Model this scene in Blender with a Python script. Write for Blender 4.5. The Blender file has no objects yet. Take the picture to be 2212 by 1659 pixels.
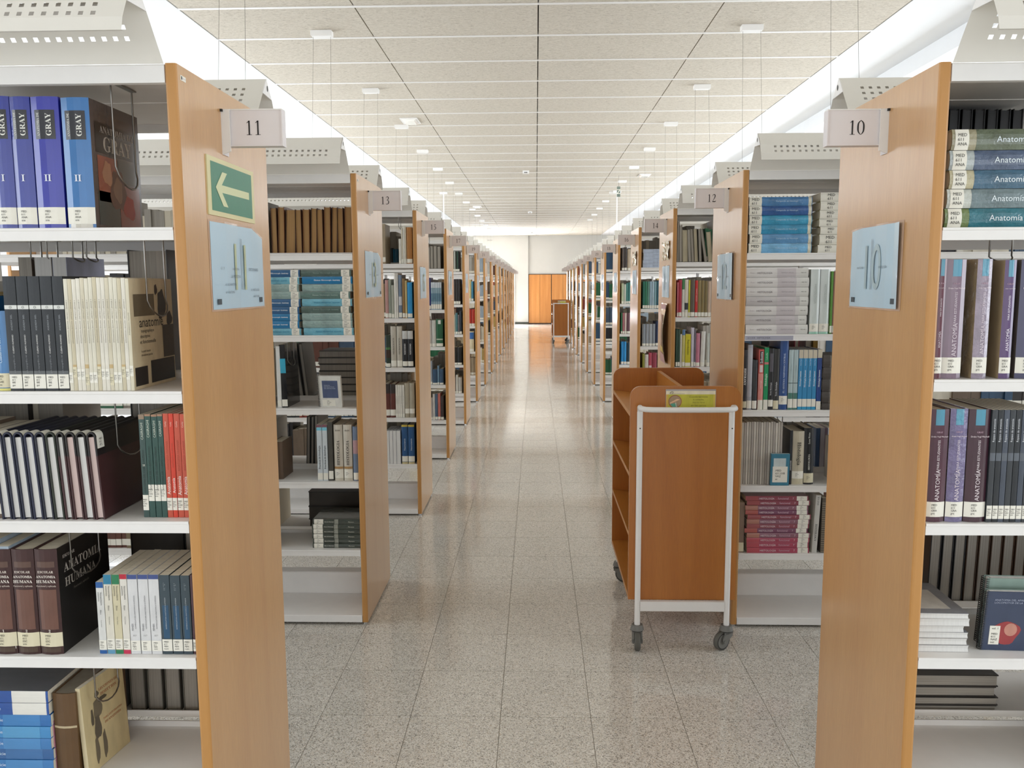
import bpy, bmesh, math, random
from math import sin, cos, pi
from mathutils import Vector, Matrix
S = bpy.context.scene
COL = S.collection
R = random.Random(7)
# ------------------------------------------------------------------ camera
W, H, F, HC = 2212, 1659, 1790.0, 1.6
YAW, PITCH, ROLL = 0.02943212, 0.12022041, 0.005
_f = Vector((-sin(YAW)*cos(PITCH), cos(YAW)*cos(PITCH), -sin(PITCH)))
_r = Vector((cos(YAW), sin(YAW), 0))
_u = _r.cross(_f)
CR = _r*cos(ROLL) - _u*sin(ROLL)
CU = _u*cos(ROLL) + _r*sin(ROLL)
CP = Vector((0, 0, HC))
cam = bpy.data.cameras.new('camera')
cam.sensor_width = 36; cam.lens = F/W*36; cam.clip_start = .02; cam.clip_end = 200
co = bpy.data.objects.new('camera', cam); COL.objects.link(co)
mw = Matrix((CR, CU, -_f)).transposed().to_4x4(); mw.translation = CP
co.matrix_world = mw
S.camera = co
def ray(x, y): return _f + CR*((x-W/2)/F) - CU*((y-H/2)/F)
def atY(x, y, Y):
    d = ray(x, y); return CP + d*(Y/d.y)
def atX(x, y, X):
    d = ray(x, y); return CP + d*(X/d.x)
def atZ(x, y, z):
    d = ray(x, y); return CP + d*((z-HC)/d.z)
def PY(X, Y, Z):
    v = Vector((X, Y, Z)) - CP; return H/2 - F*v.dot(CU)/v.dot(_f)
def PX(x, Y, z):                       # world X of pixel column x on depth Y at height z
    X = 0
    for _ in range(3): X = atY(x, PY(X, Y, z), Y).x
    return X
# ------------------------------------------------------------------ light
S.view_settings.view_transform = 'Standard'; S.view_settings.look = 'None'
S.view_settings.gamma = 1; S.view_settings.use_curve_mapping = False
S.view_settings.exposure = 0.42
try:
    S.cycles.max_bounces = 10; S.cycles.diffuse_bounces = 6; S.cycles.glossy_bounces = 4
    S.cycles.sample_clamp_indirect = 6
except Exception: pass
wd = bpy.data.worlds.new('sky'); S.world = wd; wd.use_nodes = True
bgn = wd.node_tree.nodes['Background']
bgn.inputs[0].default_value = (.93, .97, 1, 1); bgn.inputs[1].default_value = 1.0
ZC = 3.5; XW = 6.3; YB = 33.3; YN = -5.0
def area(name, loc, rot, sx, sy, power, col=(1, 1, 1)):
    l = bpy.data.lights.new(name, 'AREA'); l.shape = 'RECTANGLE'; l.size = sx; l.size_y = sy
    l.energy = power; l.color = col
    o = bpy.data.objects.new(name, l); COL.objects.link(o); o.location = loc; o.rotation_euler = rot
    return o
# daylight in the side windows, the window wall behind the photographer and the bright far-left doorway
for k in range(4):
    area('window_daylight', (XW-.12, 1.4+k*8.6, 1.95), (0, pi/2, 0), 2.2, 7.6, (170, 340, 320, 110)[k], (.86, .93, 1))
    area('window_daylight', (-XW+.12, 1.4+k*8.6, 1.95), (0, -pi/2, 0), 2.2, 7.6, (160, 320, 300, 100)[k], (.86, .93, 1))
area('window_daylight', (0, YN+.12, 1.9), (pi/2, 0, 0), 11, 2.3, 50, (.95, .97, 1))
area('window_daylight', (-1.86, YB-.15, 1.06), (-pi/2, 0, 0), 1.5, 1.96, 560, (.9, .93, 1))

# ------------------------------------------------------------------ materials
def lin(c):
    c = c/255.0
    return c/12.92 if c <= .04045 else ((c+.055)/1.055)**2.4
def rgb(h):
    if isinstance(h, str): h = tuple(int(h[i:i+2], 16) for i in (0, 2, 4))
    return (lin(h[0]), lin(h[1]), lin(h[2]), 1)
MC = {}
def mat(key, col, rough=.5, var=.06, scale=(20, 20, 20), metal=0, coat=0, bump=0, bscale=60, spec=.5, emit=0):
    if key in MC: return MC[key]
    m = bpy.data.materials.new(key); m.use_nodes = True; nt = m.node_tree; N = nt.nodes; L = nt.links
    b = N['Principled BSDF']
    c = rgb(col)
    b.inputs['Roughness'].default_value = rough; b.inputs['Metallic'].default_value = metal
    b.inputs['Coat Weight'].default_value = coat; b.inputs['Coat Roughness'].default_value = .08
    b.inputs['Specular IOR Level'].default_value = spec
    tc = N.new('ShaderNodeTexCoord'); mp = N.new('ShaderNodeMapping'); mp.inputs['Scale'].default_value = scale
    L.new(tc.outputs['Object'], mp.inputs[0])
    n = N.new('ShaderNodeTexNoise'); n.inputs['Scale'].default_value = 1; n.inputs['Detail'].default_value = 4
    L.new(mp.outputs[0], n.inputs['Vector'])
    r = N.new('ShaderNodeValToRGB'); r.color_ramp.elements[0].position = .3; r.color_ramp.elements[1].position = .7
    r.color_ramp.elements[0].color = tuple(x*(1-var) for x in c[:3])+(1,)
    r.color_ramp.elements[1].color = tuple(min(1, x*(1+var)) for x in c[:3])+(1,)
    L.new(n.outputs[0], r.inputs[0]); L.new(r.outputs[0], b.inputs['Base Color'])
    if bump:
        n2 = N.new('ShaderNodeTexNoise'); n2.inputs['Scale'].default_value = bscale; n2.inputs['Detail'].default_value = 5
        L.new(tc.outputs['Object'], n2.inputs['Vector'])
        bp = N.new('ShaderNodeBump'); bp.inputs['Strength'].default_value = bump; bp.inputs['Distance'].default_value = .01
        L.new(n2.outputs[0], bp.inputs['Height']); L.new(bp.outputs[0], b.inputs['Normal'])
    MC[key] = m; return m
def wood(key, c1, c2, c3, rough=.32, axis='z', coat=.0):
    m = bpy.data.materials.new(key); m.use_nodes = True; nt = m.node_tree; N = nt.nodes; L = nt.links
    b = N['Principled BSDF']; b.inputs['Roughness'].default_value = rough; b.inputs['Coat Weight'].default_value = coat
    b.inputs['Coat Roughness'].default_value = .2
    tc = N.new('ShaderNodeTexCoord'); mp = N.new('ShaderNodeMapping')
    mp.inputs['Scale'].default_value = {'z': (9, 9, .55), 'x': (.6, 9, 9), 'y': (9, .6, 9)}[axis]
    L.new(tc.outputs['Object'], mp.inputs[0])
    n = N.new('ShaderNodeTexNoise'); n.inputs['Scale'].default_value = 1; n.inputs['Detail'].default_value = 5; n.inputs['Distortion'].default_value = .6
    L.new(mp.outputs[0], n.inputs['Vector'])
    r = N.new('ShaderNodeValToRGB'); e = r.color_ramp.elements
    e[0].position = .3; e[0].color = rgb(c1); e[1].position = .75; e[1].color = rgb(c3)
    k = e.new(.52); k.color = rgb(c2)
    L.new(n.outputs[0], r.inputs[0])
    mp2 = N.new('ShaderNodeMapping'); mp2.inputs['Scale'].default_value = {'z': (260, 260, 14), 'x': (14, 260, 260), 'y': (260, 14, 260)}[axis]
    L.new(tc.outputs['Object'], mp2.inputs[0])
    n2 = N.new('ShaderNodeTexNoise'); n2.inputs['Scale'].default_value = 1; n2.inputs['Detail'].default_value = 2
    L.new(mp2.outputs[0], n2.inputs['Vector'])
    mr = N.new('ShaderNodeMapRange'); mr.inputs[1].default_value = .35; mr.inputs[2].default_value = .7
    mr.inputs[3].default_value = .93; mr.inputs[4].default_value = 1.03
    L.new(n2.outputs[0], mr.inputs[0])
    mx = N.new('ShaderNodeMix'); mx.data_type = 'RGBA'; mx.blend_type = 'MULTIPLY'; mx.inputs[0].default_value = 1
    L.new(r.outputs[0], mx.inputs[6]); L.new(mr.outputs[0], mx.inputs[7]); L.new(mx.outputs[2], b.inputs['Base Color'])
    MC[key] = m; return m
BEECH = wood('beech_veneer', 'BF9060', 'C49765', 'C99C6B', rough=.3, coat=.7)
BEECHEDGE = mat('beech_edge', 'BC894D', .4, .05, (8, 8, 1))
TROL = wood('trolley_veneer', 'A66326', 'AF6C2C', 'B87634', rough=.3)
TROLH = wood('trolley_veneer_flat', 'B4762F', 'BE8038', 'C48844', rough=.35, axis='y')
CUPW = wood('cupboard_veneer', 'B5773C', 'BF8144', 'C98C50', rough=.4)
WHITE = mat('white_steel', 'E9E7E4', .38, .015)
HOODW = mat('lamp_steel', 'E4E1D9', .5, .01)
HOODL = mat('lamp_inner', 'D9D6D2', .55, .01)
SIGNW = mat('sign_steel', 'E2DCDC', .5, .01)
BLACK = mat('black_print', '151215', .6, .0)
DARKRUB = mat('black_plastic', '1C1B1B', .5, .05)
GREYPL = mat('grey_castor_plastic', '6F6E69', .45, .06)
RUBBER = mat('grey_rubber', '585650', .6, .08)
CHROME = mat('chrome', 'D0D0D0', .18, .01, metal=1)
WIRE = mat('steel_wire', '8E8B86', .3, .03, metal=1)
PAINT = mat('white_plaster', 'E4E5E6', .8, .015, (3, 3, 3))
PAINTG = mat('wall_plaster', 'B9B7B1', .85, .02, (2, 2, 2))
BASEB = mat('dark_skirting', '3D4038', .5, .05)
PAGES = mat('page_edges', 'D8CFBB', .8, .12, (3, 300, 3))
PAGEG = mat('page_edges_grey', 'A8A298', .85, .16, (300, 3, 4))
PAGEB = mat('page_edges_brown', 'AC8758', .85, .16, (200, 3, 3))
PAGEW = mat('page_edges_white', 'DAD9D6', .8, .05, (200, 3, 3))
PAGEP = mat('page_edges_pink', 'D3BDB8', .8, .05, (200, 3, 3))
LABELW = mat('label_paper', 'E9E6DA', .6, .02)
LABELY = mat('label_paper_aged', 'D9D1B4', .6, .05)
def cm(h, kind=0):
    if not isinstance(h, str): return h
    if h in MC: return MC[h]
    k = 'book_%s_%d' % (h, kind)
    if kind == 2: return mat(k, h, .12, .25, (30, 30, 14), coat=1, bump=.9, bscale=38)
    if kind == 1: return mat(k, h, .25, .08, (25, 25, 9), coat=.5)
    return mat(k, h, .42, .10, (40, 40, 14))
# terrazzo
def terrazzo(key, d):
    m = bpy.data.materials.new(key); m.use_nodes = True; nt = m.node_tree; N = nt.nodes; L = nt.links
    b = N['Principled BSDF']; b.inputs['Roughness'].default_value = .2; b.inputs['Specular IOR Level'].default_value = .62
    g = N.new('ShaderNodeNewGeometry')
    v = N.new('ShaderNodeTexVoronoi'); v.inputs['Scale'].default_value = 290
    L.new(g.outputs['Position'], v.inputs['Vector'])
    r = N.new('ShaderNodeValToRGB'); r.color_ramp.interpolation = 'CONSTANT'; e = r.color_ramp.elements
    e[0].position = 0; e[0].color = rgb('928D84'); e[1].position = .11; e[1].color = rgb('BDB8AE')
    for p, c in ((.26, 'D6D1C8'), (.55, 'DEDAD1'), (.80, 'EBE8E2'), (.94, 'C9BCAA')):
        k = e.new(p); k.color = rgb(c)
    sp = N.new('ShaderNodeSeparateColor'); L.new(v.outputs['Color'], sp.inputs[0]); L.new(sp.outputs[0], r.inputs[0])
    v2 = N.new('ShaderNodeTexVoronoi'); v2.inputs['Scale'].default_value = 75; L.new(g.outputs['Position'], v2.inputs['Vector'])
    mr2 = N.new('ShaderNodeMapRange'); mr2.inputs[1].default_value = 0; mr2.inputs[2].default_value = 1; mr2.inputs[3].default_value = .93; mr2.inputs[4].default_value = 1.05
    sp2 = N.new('ShaderNodeSeparateColor'); L.new(v2.outputs['Color'], sp2.inputs[0]); L.new(sp2.outputs[1], mr2.inputs[0])
    n = N.new('ShaderNodeTexNoise'); n.inputs['Scale'].default_value = 1.3; L.new(g.outputs['Position'], n.inputs['Vector'])
    mr = N.new('ShaderNodeMapRange'); mr.inputs[3].default_value = .93*d; mr.inputs[4].default_value = 1.05*d; L.new(n.outputs[0], mr.inputs[0])
    m1 = N.new('ShaderNodeMix'); m1.data_type = 'RGBA'; m1.blend_type = 'MULTIPLY'; m1.inputs[0].default_value = 1
    m2 = N.new('ShaderNodeMix'); m2.data_type = 'RGBA'; m2.blend_type = 'MULTIPLY'; m2.inputs[0].default_value = 1
    L.new(r.outputs[0], m1.inputs[6]); L.new(mr.outputs[0], m1.inputs[7]); L.new(m1.outputs[2], m2.inputs[6]); L.new(mr2.outputs[0], m2.inputs[7])
    L.new(m2.outputs[2], b.inputs['Base Color'])
    n3 = N.new('ShaderNodeTexNoise'); n3.inputs['Scale'].default_value = 2.2; L.new(g.outputs['Position'], n3.inputs['Vector'])
    mr3 = N.new('ShaderNodeMapRange'); mr3.inputs[3].default_value = .06; mr3.inputs[4].default_value = .17; L.new(n3.outputs[0], mr3.inputs[0]); L.new(mr3.outputs[0], b.inputs['Roughness'])
    MC[key] = m; return m
TERR = [terrazzo('terrazzo_a', 1.0), terrazzo('terrazzo_b', .965), terrazzo('terrazzo_c', 1.02)]
GROUT = mat('grout', 'A39D93', .7, .05)
def woodwool():
    m = bpy.data.materials.new('wood_wool_board'); m.use_nodes = True; nt = m.node_tree; N = nt.nodes; L = nt.links
    b = N['Principled BSDF']; b.inputs['Roughness'].default_value = .9
    g = N.new('ShaderNodeNewGeometry'); mp = N.new('ShaderNodeMapping'); mp.inputs['Scale'].default_value = (30, 75, 40)
    L.new(g.outputs['Position'], mp.inputs[0])
    n = N.new('ShaderNodeTexNoise'); n.inputs['Scale'].default_value = 1; n.inputs['Detail'].default_value = 6; n.inputs['Roughness'].default_value = .75; n.inputs['Distortion'].default_value = 1.2
    L.new(mp.outputs[0], n.inputs['Vector'])
    r = N.new('ShaderNodeValToRGB'); e = r.color_ramp.elements
    e[0].position = .34; e[0].color = rgb('9C9384'); e[1].position = .62; e[1].color = rgb('D2CABC'); k = e.new(.45); k.color = rgb('C3BAAB')
    L.new(n.outputs[0], r.inputs[0]); L.new(r.outputs[0], b.inputs['Base Color'])
    bp = N.new('ShaderNodeBump'); bp.inputs['Strength'].default_value = .4; bp.inputs['Distance'].default_value = .01
    L.new(n.outputs[0], bp.inputs['Height']); L.new(bp.outputs[0], b.inputs['Normal'])
    return m
WOOL = woodwool()

# ------------------------------------------------------------------ mesh helpers
class MB:
    def __init__(s): s.v = []; s.f = []; s.m = []; s.ms = []; s.sm = []
    def mi(s, m):
        if m not in s.ms: s.ms.append(m)
        return s.ms.index(m)
    def add(s, vs, fs, m, smooth=False):
        o = len(s.v); s.v += [tuple(v) for v in vs]; k = s.mi(m)
        for f in fs: s.f.append(tuple(o+i for i in f)); s.m.append(k); s.sm.append(smooth)
    def box(s, a, b, m):
        x0, y0, z0 = a; x1, y1, z1 = b
        if x0 > x1: x0, x1 = x1, x0
        if y0 > y1: y0, y1 = y1, y0
        if z0 > z1: z0, z1 = z1, z0
        s.add([(x0,y0,z0),(x1,y0,z0),(x1,y1,z0),(x0,y1,z0),(x0,y0,z1),(x1,y0,z1),(x1,y1,z1),(x0,y1,z1)],
              [(0,3,2,1),(4,5,6,7),(0,1,5,4),(1,2,6,5),(2,3,7,6),(3,0,4,7)], m)
    def ext(s, poly, x0, x1, m, axis='x', smooth=False):     # closed 2D polygon extruded along an axis
        n = len(poly)
        def P(t, p):
            return (t, p[0], p[1]) if axis == 'x' else ((p[0], t, p[1]) if axis == 'y' else (p[0], p[1], t))
        s.add([P(x0, p) for p in poly]+[P(x1, p) for p in poly],
              [(i, (i+1) % n, n+(i+1) % n, n+i) for i in range(n)], m, smooth)
        s.add([P(x0, p) for p in poly], [tuple(range(n))[::-1]], m); s.add([P(x1, p) for p in poly], [tuple(range(n))], m)
    def cyl(s, c, r, h, m, axis='z', n=16, r2=None):
        r2 = r if r2 is None else r2; vs = []
        for k, rr in ((0, r), (1, r2)):
            for i in range(n):
                a = 2*pi*i/n; p, q, t = rr*cos(a), rr*sin(a), h*k
                vs.append((c[0]+p, c[1]+q, c[2]+t) if axis == 'z' else ((c[0]+t, c[1]+p, c[2]+q) if axis == 'x' else (c[0]+q, c[1]+t, c[2]+p)))
        s.add(vs, [(i, (i+1) % n, n+(i+1) % n, n+i) for i in range(n)], m, True)
        s.add(vs[:n], [tuple(range(n))[::-1]], m); s.add(vs[n:], [tuple(range(n))], m)
    def tube(s, pts, r, m, n=8):
        pts = [Vector(p) for p in pts]; rings = []
        for i, p in enumerate(pts):
            t = (pts[min(i+1, len(pts)-1)]-pts[max(i-1, 0)]).normalized()
            a = t.orthogonal() if i == 0 else (rings[-1][1]-t*rings[-1][1].dot(t))
            a.normalize(); b = t.cross(a); rings.append((p, a, b))
        vs = [p+a*(r*cos(2*pi*j/n))+b*(r*sin(2*pi*j/n)) for p, a, b in rings for j in range(n)]
        fs = [(i*n+j, i*n+(j+1) % n, (i+1)*n+(j+1) % n, (i+1)*n+j) for i in range(len(pts)-1) for j in range(n)]
        s.add(vs, fs, m, True); s.add(vs[:n], [tuple(range(n))[::-1]], m); s.add(vs[-n:], [tuple(range(n))], m)
    def quad(s, a, b, c, d, m): s.add([a, b, c, d], [(0, 1, 2, 3)], m)
    def poly(s, pts, m): s.add(pts, [tuple(range(len(pts)))], m)
    def mesh(s, name):
        me = bpy.data.meshes.new(name); me.from_pydata(s.v, [], s.f)
        for m in s.ms: me.materials.append(m)
        me.polygons.foreach_set('material_index', s.m); me.polygons.foreach_set('use_smooth', s.sm); me.update()
        return me
def link(name, me, parent=None, loc=None, rot=None, **kw):
    o = bpy.data.objects.new(name, me); COL.objects.link(o)
    if parent: o.parent = parent
    if loc is not None: o.location = loc
    if rot is not None: o.rotation_euler = rot
    for k, v in kw.items(): o[k] = v
    return o
def thing(name, label, cat, loc=(0, 0, 0), rot=(0, 0, 0), group=None):
    o = link(name, None, None, loc, rot, label=label, category=cat)
    o.empty_display_size = .05
    if group: o['group'] = group
    return o
TX = {}
def text(s, serif=False, sp=1.0):          # lettering as flat geometry: (verts, faces, width, height), centred
    k = (s, serif, sp)
    if k in TX: return TX[k]
    body = s
    if serif:
        body = ''
        for ch in s.replace('Í', 'I').replace('í', 'i').replace('ó', 'o').replace('á', 'a').replace('é', 'e'):
            if 'A' <= ch <= 'Z': ch = chr(0x1D400+ord(ch)-65)
            elif 'a' <= ch <= 'z': ch = chr(0x1D41A+ord(ch)-97)
            elif '0' <= ch <= '9': ch = chr(0x1D7CE+ord(ch)-48)
            body += ch
    c = bpy.data.curves.new('lettering', 'FONT'); c.body = body; c.resolution_u = 2 if len(s) > 3 else 5
    c.align_x = 'CENTER' if '\n' not in s else 'LEFT'; c.space_character = sp
    o = bpy.data.objects.new('lettering', c); COL.objects.link(o); bpy.context.view_layer.update()
    me = bpy.data.meshes.new_from_object(o.evaluated_get(bpy.context.evaluated_depsgraph_get()))
    vs = [v.co.copy() for v in me.vertices]; fs = [tuple(p.vertices) for p in me.polygons]
    bpy.data.objects.remove(o); bpy.data.meshes.remove(me)
    if not vs: vs = [Vector((0, 0, 0))]; fs = []
    x0, x1 = min(v.x for v in vs), max(v.x for v in vs); y0, y1 = min(v.y for v in vs), max(v.y for v in vs)
    vs = [(v.x-(x0+x1)/2, v.y-(y0+y1)/2) for v in vs]
    TX[k] = (vs, fs, max(x1-x0, .01), max(y1-y0, .01)); return TX[k]
def put_text(mb, s, org, ax, ay, mat_, w=None, h=None, serif=False, sp=1.0, sx=1.0):
    """lettering centred on org, reading along ax with its upright along ay; fits into w x h"""
    vs, fs, tw, th = text(s, serif, sp)
    k = min([q for q in ((w/(tw*sx)) if w else None, (h/th) if h else None) if q])
    org, ax, ay = Vector(org), Vector(ax), Vector(ay)
    flip = False
    mb.add([org+ax*(x*k*sx)+ay*(y*k) for x, y in vs], fs, mat_)

# ------------------------------------------------------------------ room shell
def structure(name, mb, parent=None):
    o = link(name, mb.mesh(name), parent)
    if not parent: o['kind'] = 'structure'
    return o
b = MB(); b.box((-XW, YN, -.12), (XW, YB+.3, -.003), GROUT); floor = structure('floor', b)
TXP, TYP = .3355, .366
tx0, ty0 = -.135, 2.912
tilemeshes = []
for m in TERR:
    t = MB(); g = .0011
    t.box((g, g, -.02), (TXP-g, TYP-g, 0), m); tilemeshes.append(t.mesh('floor_tile'))
rest = MB()
cx0 = int(math.floor((-XW-tx0)/TXP)); cx1 = int(math.ceil((XW-tx0)/TXP)); cy0 = int(math.floor((YN-ty0)/TYP)); cy1 = int(math.ceil((YB-ty0)/TYP))
for j in range(cy0, cy1):
    for i in range(cx0, cx1):
        x, y = tx0+i*TXP, ty0+j*TYP
        if -1 <= j <= 19 and -4 <= i <= 3+ (1 if j < 6 else 0):
            link('floor_tile', tilemeshes[R.choice((0, 0, 0, 1, 2))], floor, (x, y, 0)); continue
        m = TERR[R.choice((0, 0, 0, 1, 2))]; g = .0015
        xa, xb, ya, yb = max(-XW, x+g), min(XW, x+TXP-g), max(YN, y+g), min(YB, y+TYP-g)
        if xb <= xa or yb <= ya: continue
        rest.add([(xa,ya,-.003),(xb,ya,-.003),(xb,yb,-.003),(xa,yb,-.003),(xa,ya,0),(xb,ya,0),(xb,yb,0),(xa,yb,0)],
                 [(4,5,6,7),(0,1,5,4),(1,2,6,5),(2,3,7,6),(3,0,4,7)], m)
o = structure('floor_tile', rest, floor); o['kind'] = 'stuff'
# ceiling: dark void above the joints, plaster margins with a step, wood-wool panels and white rails as parts
CL = [-2.47, -1.25, .018, 1.287, 2.557]
VOID = mat('ceiling_void', '4A463E', .9, .05)
b = MB()
b.box((CL[0]-.01, YN, ZC+.03), (CL[4]+.01, YB+.3, ZC+.12), VOID)
b.box((-XW-.2, YN, ZC), (CL[0]-.008, YB+.3, ZC+.12), PAINT)
b.box((CL[4]+.008, YN, ZC), (3.18, YB+.3, ZC+.12), PAINT)
b.box((3.18, YN, ZC-.14), (3.34, YB+.3, ZC+.12), PAINT)
b.box((3.34, YN, ZC-.06), (XW+.2, YB+.3, ZC+.12), PAINT)
ceiling = structure('ceiling', b)
P0, PP = 5.935, .722
restc = MB(); g = .0045
pm = {}
for c in range(4):
    t = MB(); t.box((CL[c]+g, .012, 0), (CL[c+1]-g, PP-.012, .03), WOOL); pm[c] = t.mesh('ceiling_panel')
rl = MB(); rl.ext([(-.014, -.004), (.014, -.004), (.014, .006), (.003, .006), (.003, .03), (-.003, .03), (-.003, .006), (-.014, .006)], CL[0], CL[4], WHITE); rlm = rl.mesh('ceiling_rail')
restr = MB()
for j in range(-15, 38):
    y = P0+j*PP
    if y > YB: break
    if -2 <= j <= 16: link('ceiling_rail', rlm, ceiling, (0, y, ZC))
    else: restr.box((CL[0], y-.014, ZC-.004), (CL[4], y+.014, ZC+.006), WHITE)
    for c in range(4):
        if -2 <= j <= 16: link('ceiling_panel', pm[c], ceiling, (0, y, ZC))
        else: restc.box((CL[c]+g, y+.012, ZC), (CL[c+1]-g, min(y+PP-.012, YB+.2), ZC+.03), WOOL)
o = structure('ceiling_panel', restc, ceiling); o['kind'] = 'stuff'
o = structure('ceiling_rail', restr, ceiling); o['kind'] = 'stuff'
# walls
b = MB(); b.box((-.31, YB, 0), (XW+.2, YB+.2, ZC+.1), PAINTG); structure('wall_far', b)
b = MB(); b.box((-3.3, YB-.12, 0), (-.31, YB+.2, ZC+.1), PAINTG); structure('wall_pillar', b)
b = MB(); b.box((-XW, YB, 0), (-3.3, YB+.2, ZC+.1), PAINTG); structure('wall_far_left', b)
b = MB(); b.box((-.85, YB-.135, 0), (-.31, YB-.12, .085), BASEB); structure('baseboard_far', b)
b = MB(); b.box((-1.0, YB-.2, 0), (-.85, YB-.12, 2.12), PAINT); structure('trim_1', b)
b = MB()
for x_ in (-2.68, -1.885, -1.09): b.box((x_, YB-.17, 0), (x_+.05, YB-.12, 2.12), PAINT)
b.box((-2.68, YB-.17, 2.06), (-1.04, YB-.12, 2.12), PAINT); b.box((-2.68, YB-.17, 0), (-1.04, YB-.12, .06), PAINT)
structure('door_1', b)
def side_wall(name, X, s, wins, z0, z1, glassname):
    b = MB(); t = .2*s
    y = YN
    for (a, c) in wins:
        b.box((X, y, 0), (X+t, a, ZC+.1), PAINT)
        b.box((X, a, 0), (X+t, c, z0), PAINT); b.box((X, a, z1), (X+t, c, ZC+.1), PAINT); y = c
    b.box((X, y, 0), (X+t, YB+.2, ZC+.1), PAINT)
    structure(name, b)
    for k, (a, c) in enumerate(wins):
        f = MB(); x = X+t*.4
        for (p, q, r_, w_) in ((a, c, z0, z0+.06), (a, c, z1-.06, z1)): f.box((x, p, r_), (x+.05*s, q, w_), WHITE)
        n = max(1, round((c-a)/1.9)); 
        for i in range(n+1):
            yy = a+(c-a-.05)*i/n; f.box((x, yy, z0+.06), (x+.05*s, yy+.05, z1-.06), WHITE)
        structure('window_%d' % (glassname+k), f)
wins = [(-2.4+k*8.6, 5.2+k*8.6) for k in range(4)]
side_wall('wall_right', XW, 1, wins, .85, 3.05, 1)
side_wall('wall_left', -XW, -1, wins[:3]+[(23.4, 32.8)], .85, 3.05, 5)
b = MB()
b.box((-XW, YN-.2, 0), (-5.5, YN, ZC+.1), PAINT); b.box((5.5, YN-.2, 0), (XW, YN, ZC+.1), PAINT)
b.box((-5.5, YN-.2, 0), (5.5, YN, .75), PAINT); b.box((-5.5, YN-.2, 3.05), (5.5, YN, ZC+.1), PAINT)
structure('wall_near', b)

# ------------------------------------------------------------------ bookcases
XL, XR = -.824, .935; TH = .027; DEP = .61; LEN = 2.75
LEV = [1.738, 1.372, 1.036, .69, .365]
LEVS = {11: [1.732, 1.356, 1.045, .706, .375], 10: [1.724, 1.372, 1.024, .686, .36], 12: [1.73, 1.37, 1.026, .676, .355]}
Y0 = {}
for k in range(16): Y0[11+2*k] = 1.885 if k == 0 else 3.735+1.862*(k-1)
for k in range(13): Y0[10+2*k] = 1.96 if k == 0 else 3.74+1.862*(k-1)
_T = {1: 'ten', 2: 'twenty', 3: 'thirty', 4: 'forty'}
_U = ['', 'one', 'two', 'three', 'four', 'five', 'six', 'seven', 'eight', 'nine']
_TN = ['ten', 'eleven', 'twelve', 'thirteen', 'fourteen', 'fifteen', 'sixteen', 'seventeen', 'eighteen', 'nineteen']
def NW(n): return _TN[n-10] if n < 20 else _T[n//10]+('-'+_U[n % 10] if n % 10 else '')
def levels(n): return LEVS.get(n, LEV)
def X_in(n): return XL if n % 2 else XR
def sgn(n): return -1 if n % 2 else 1
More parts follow.
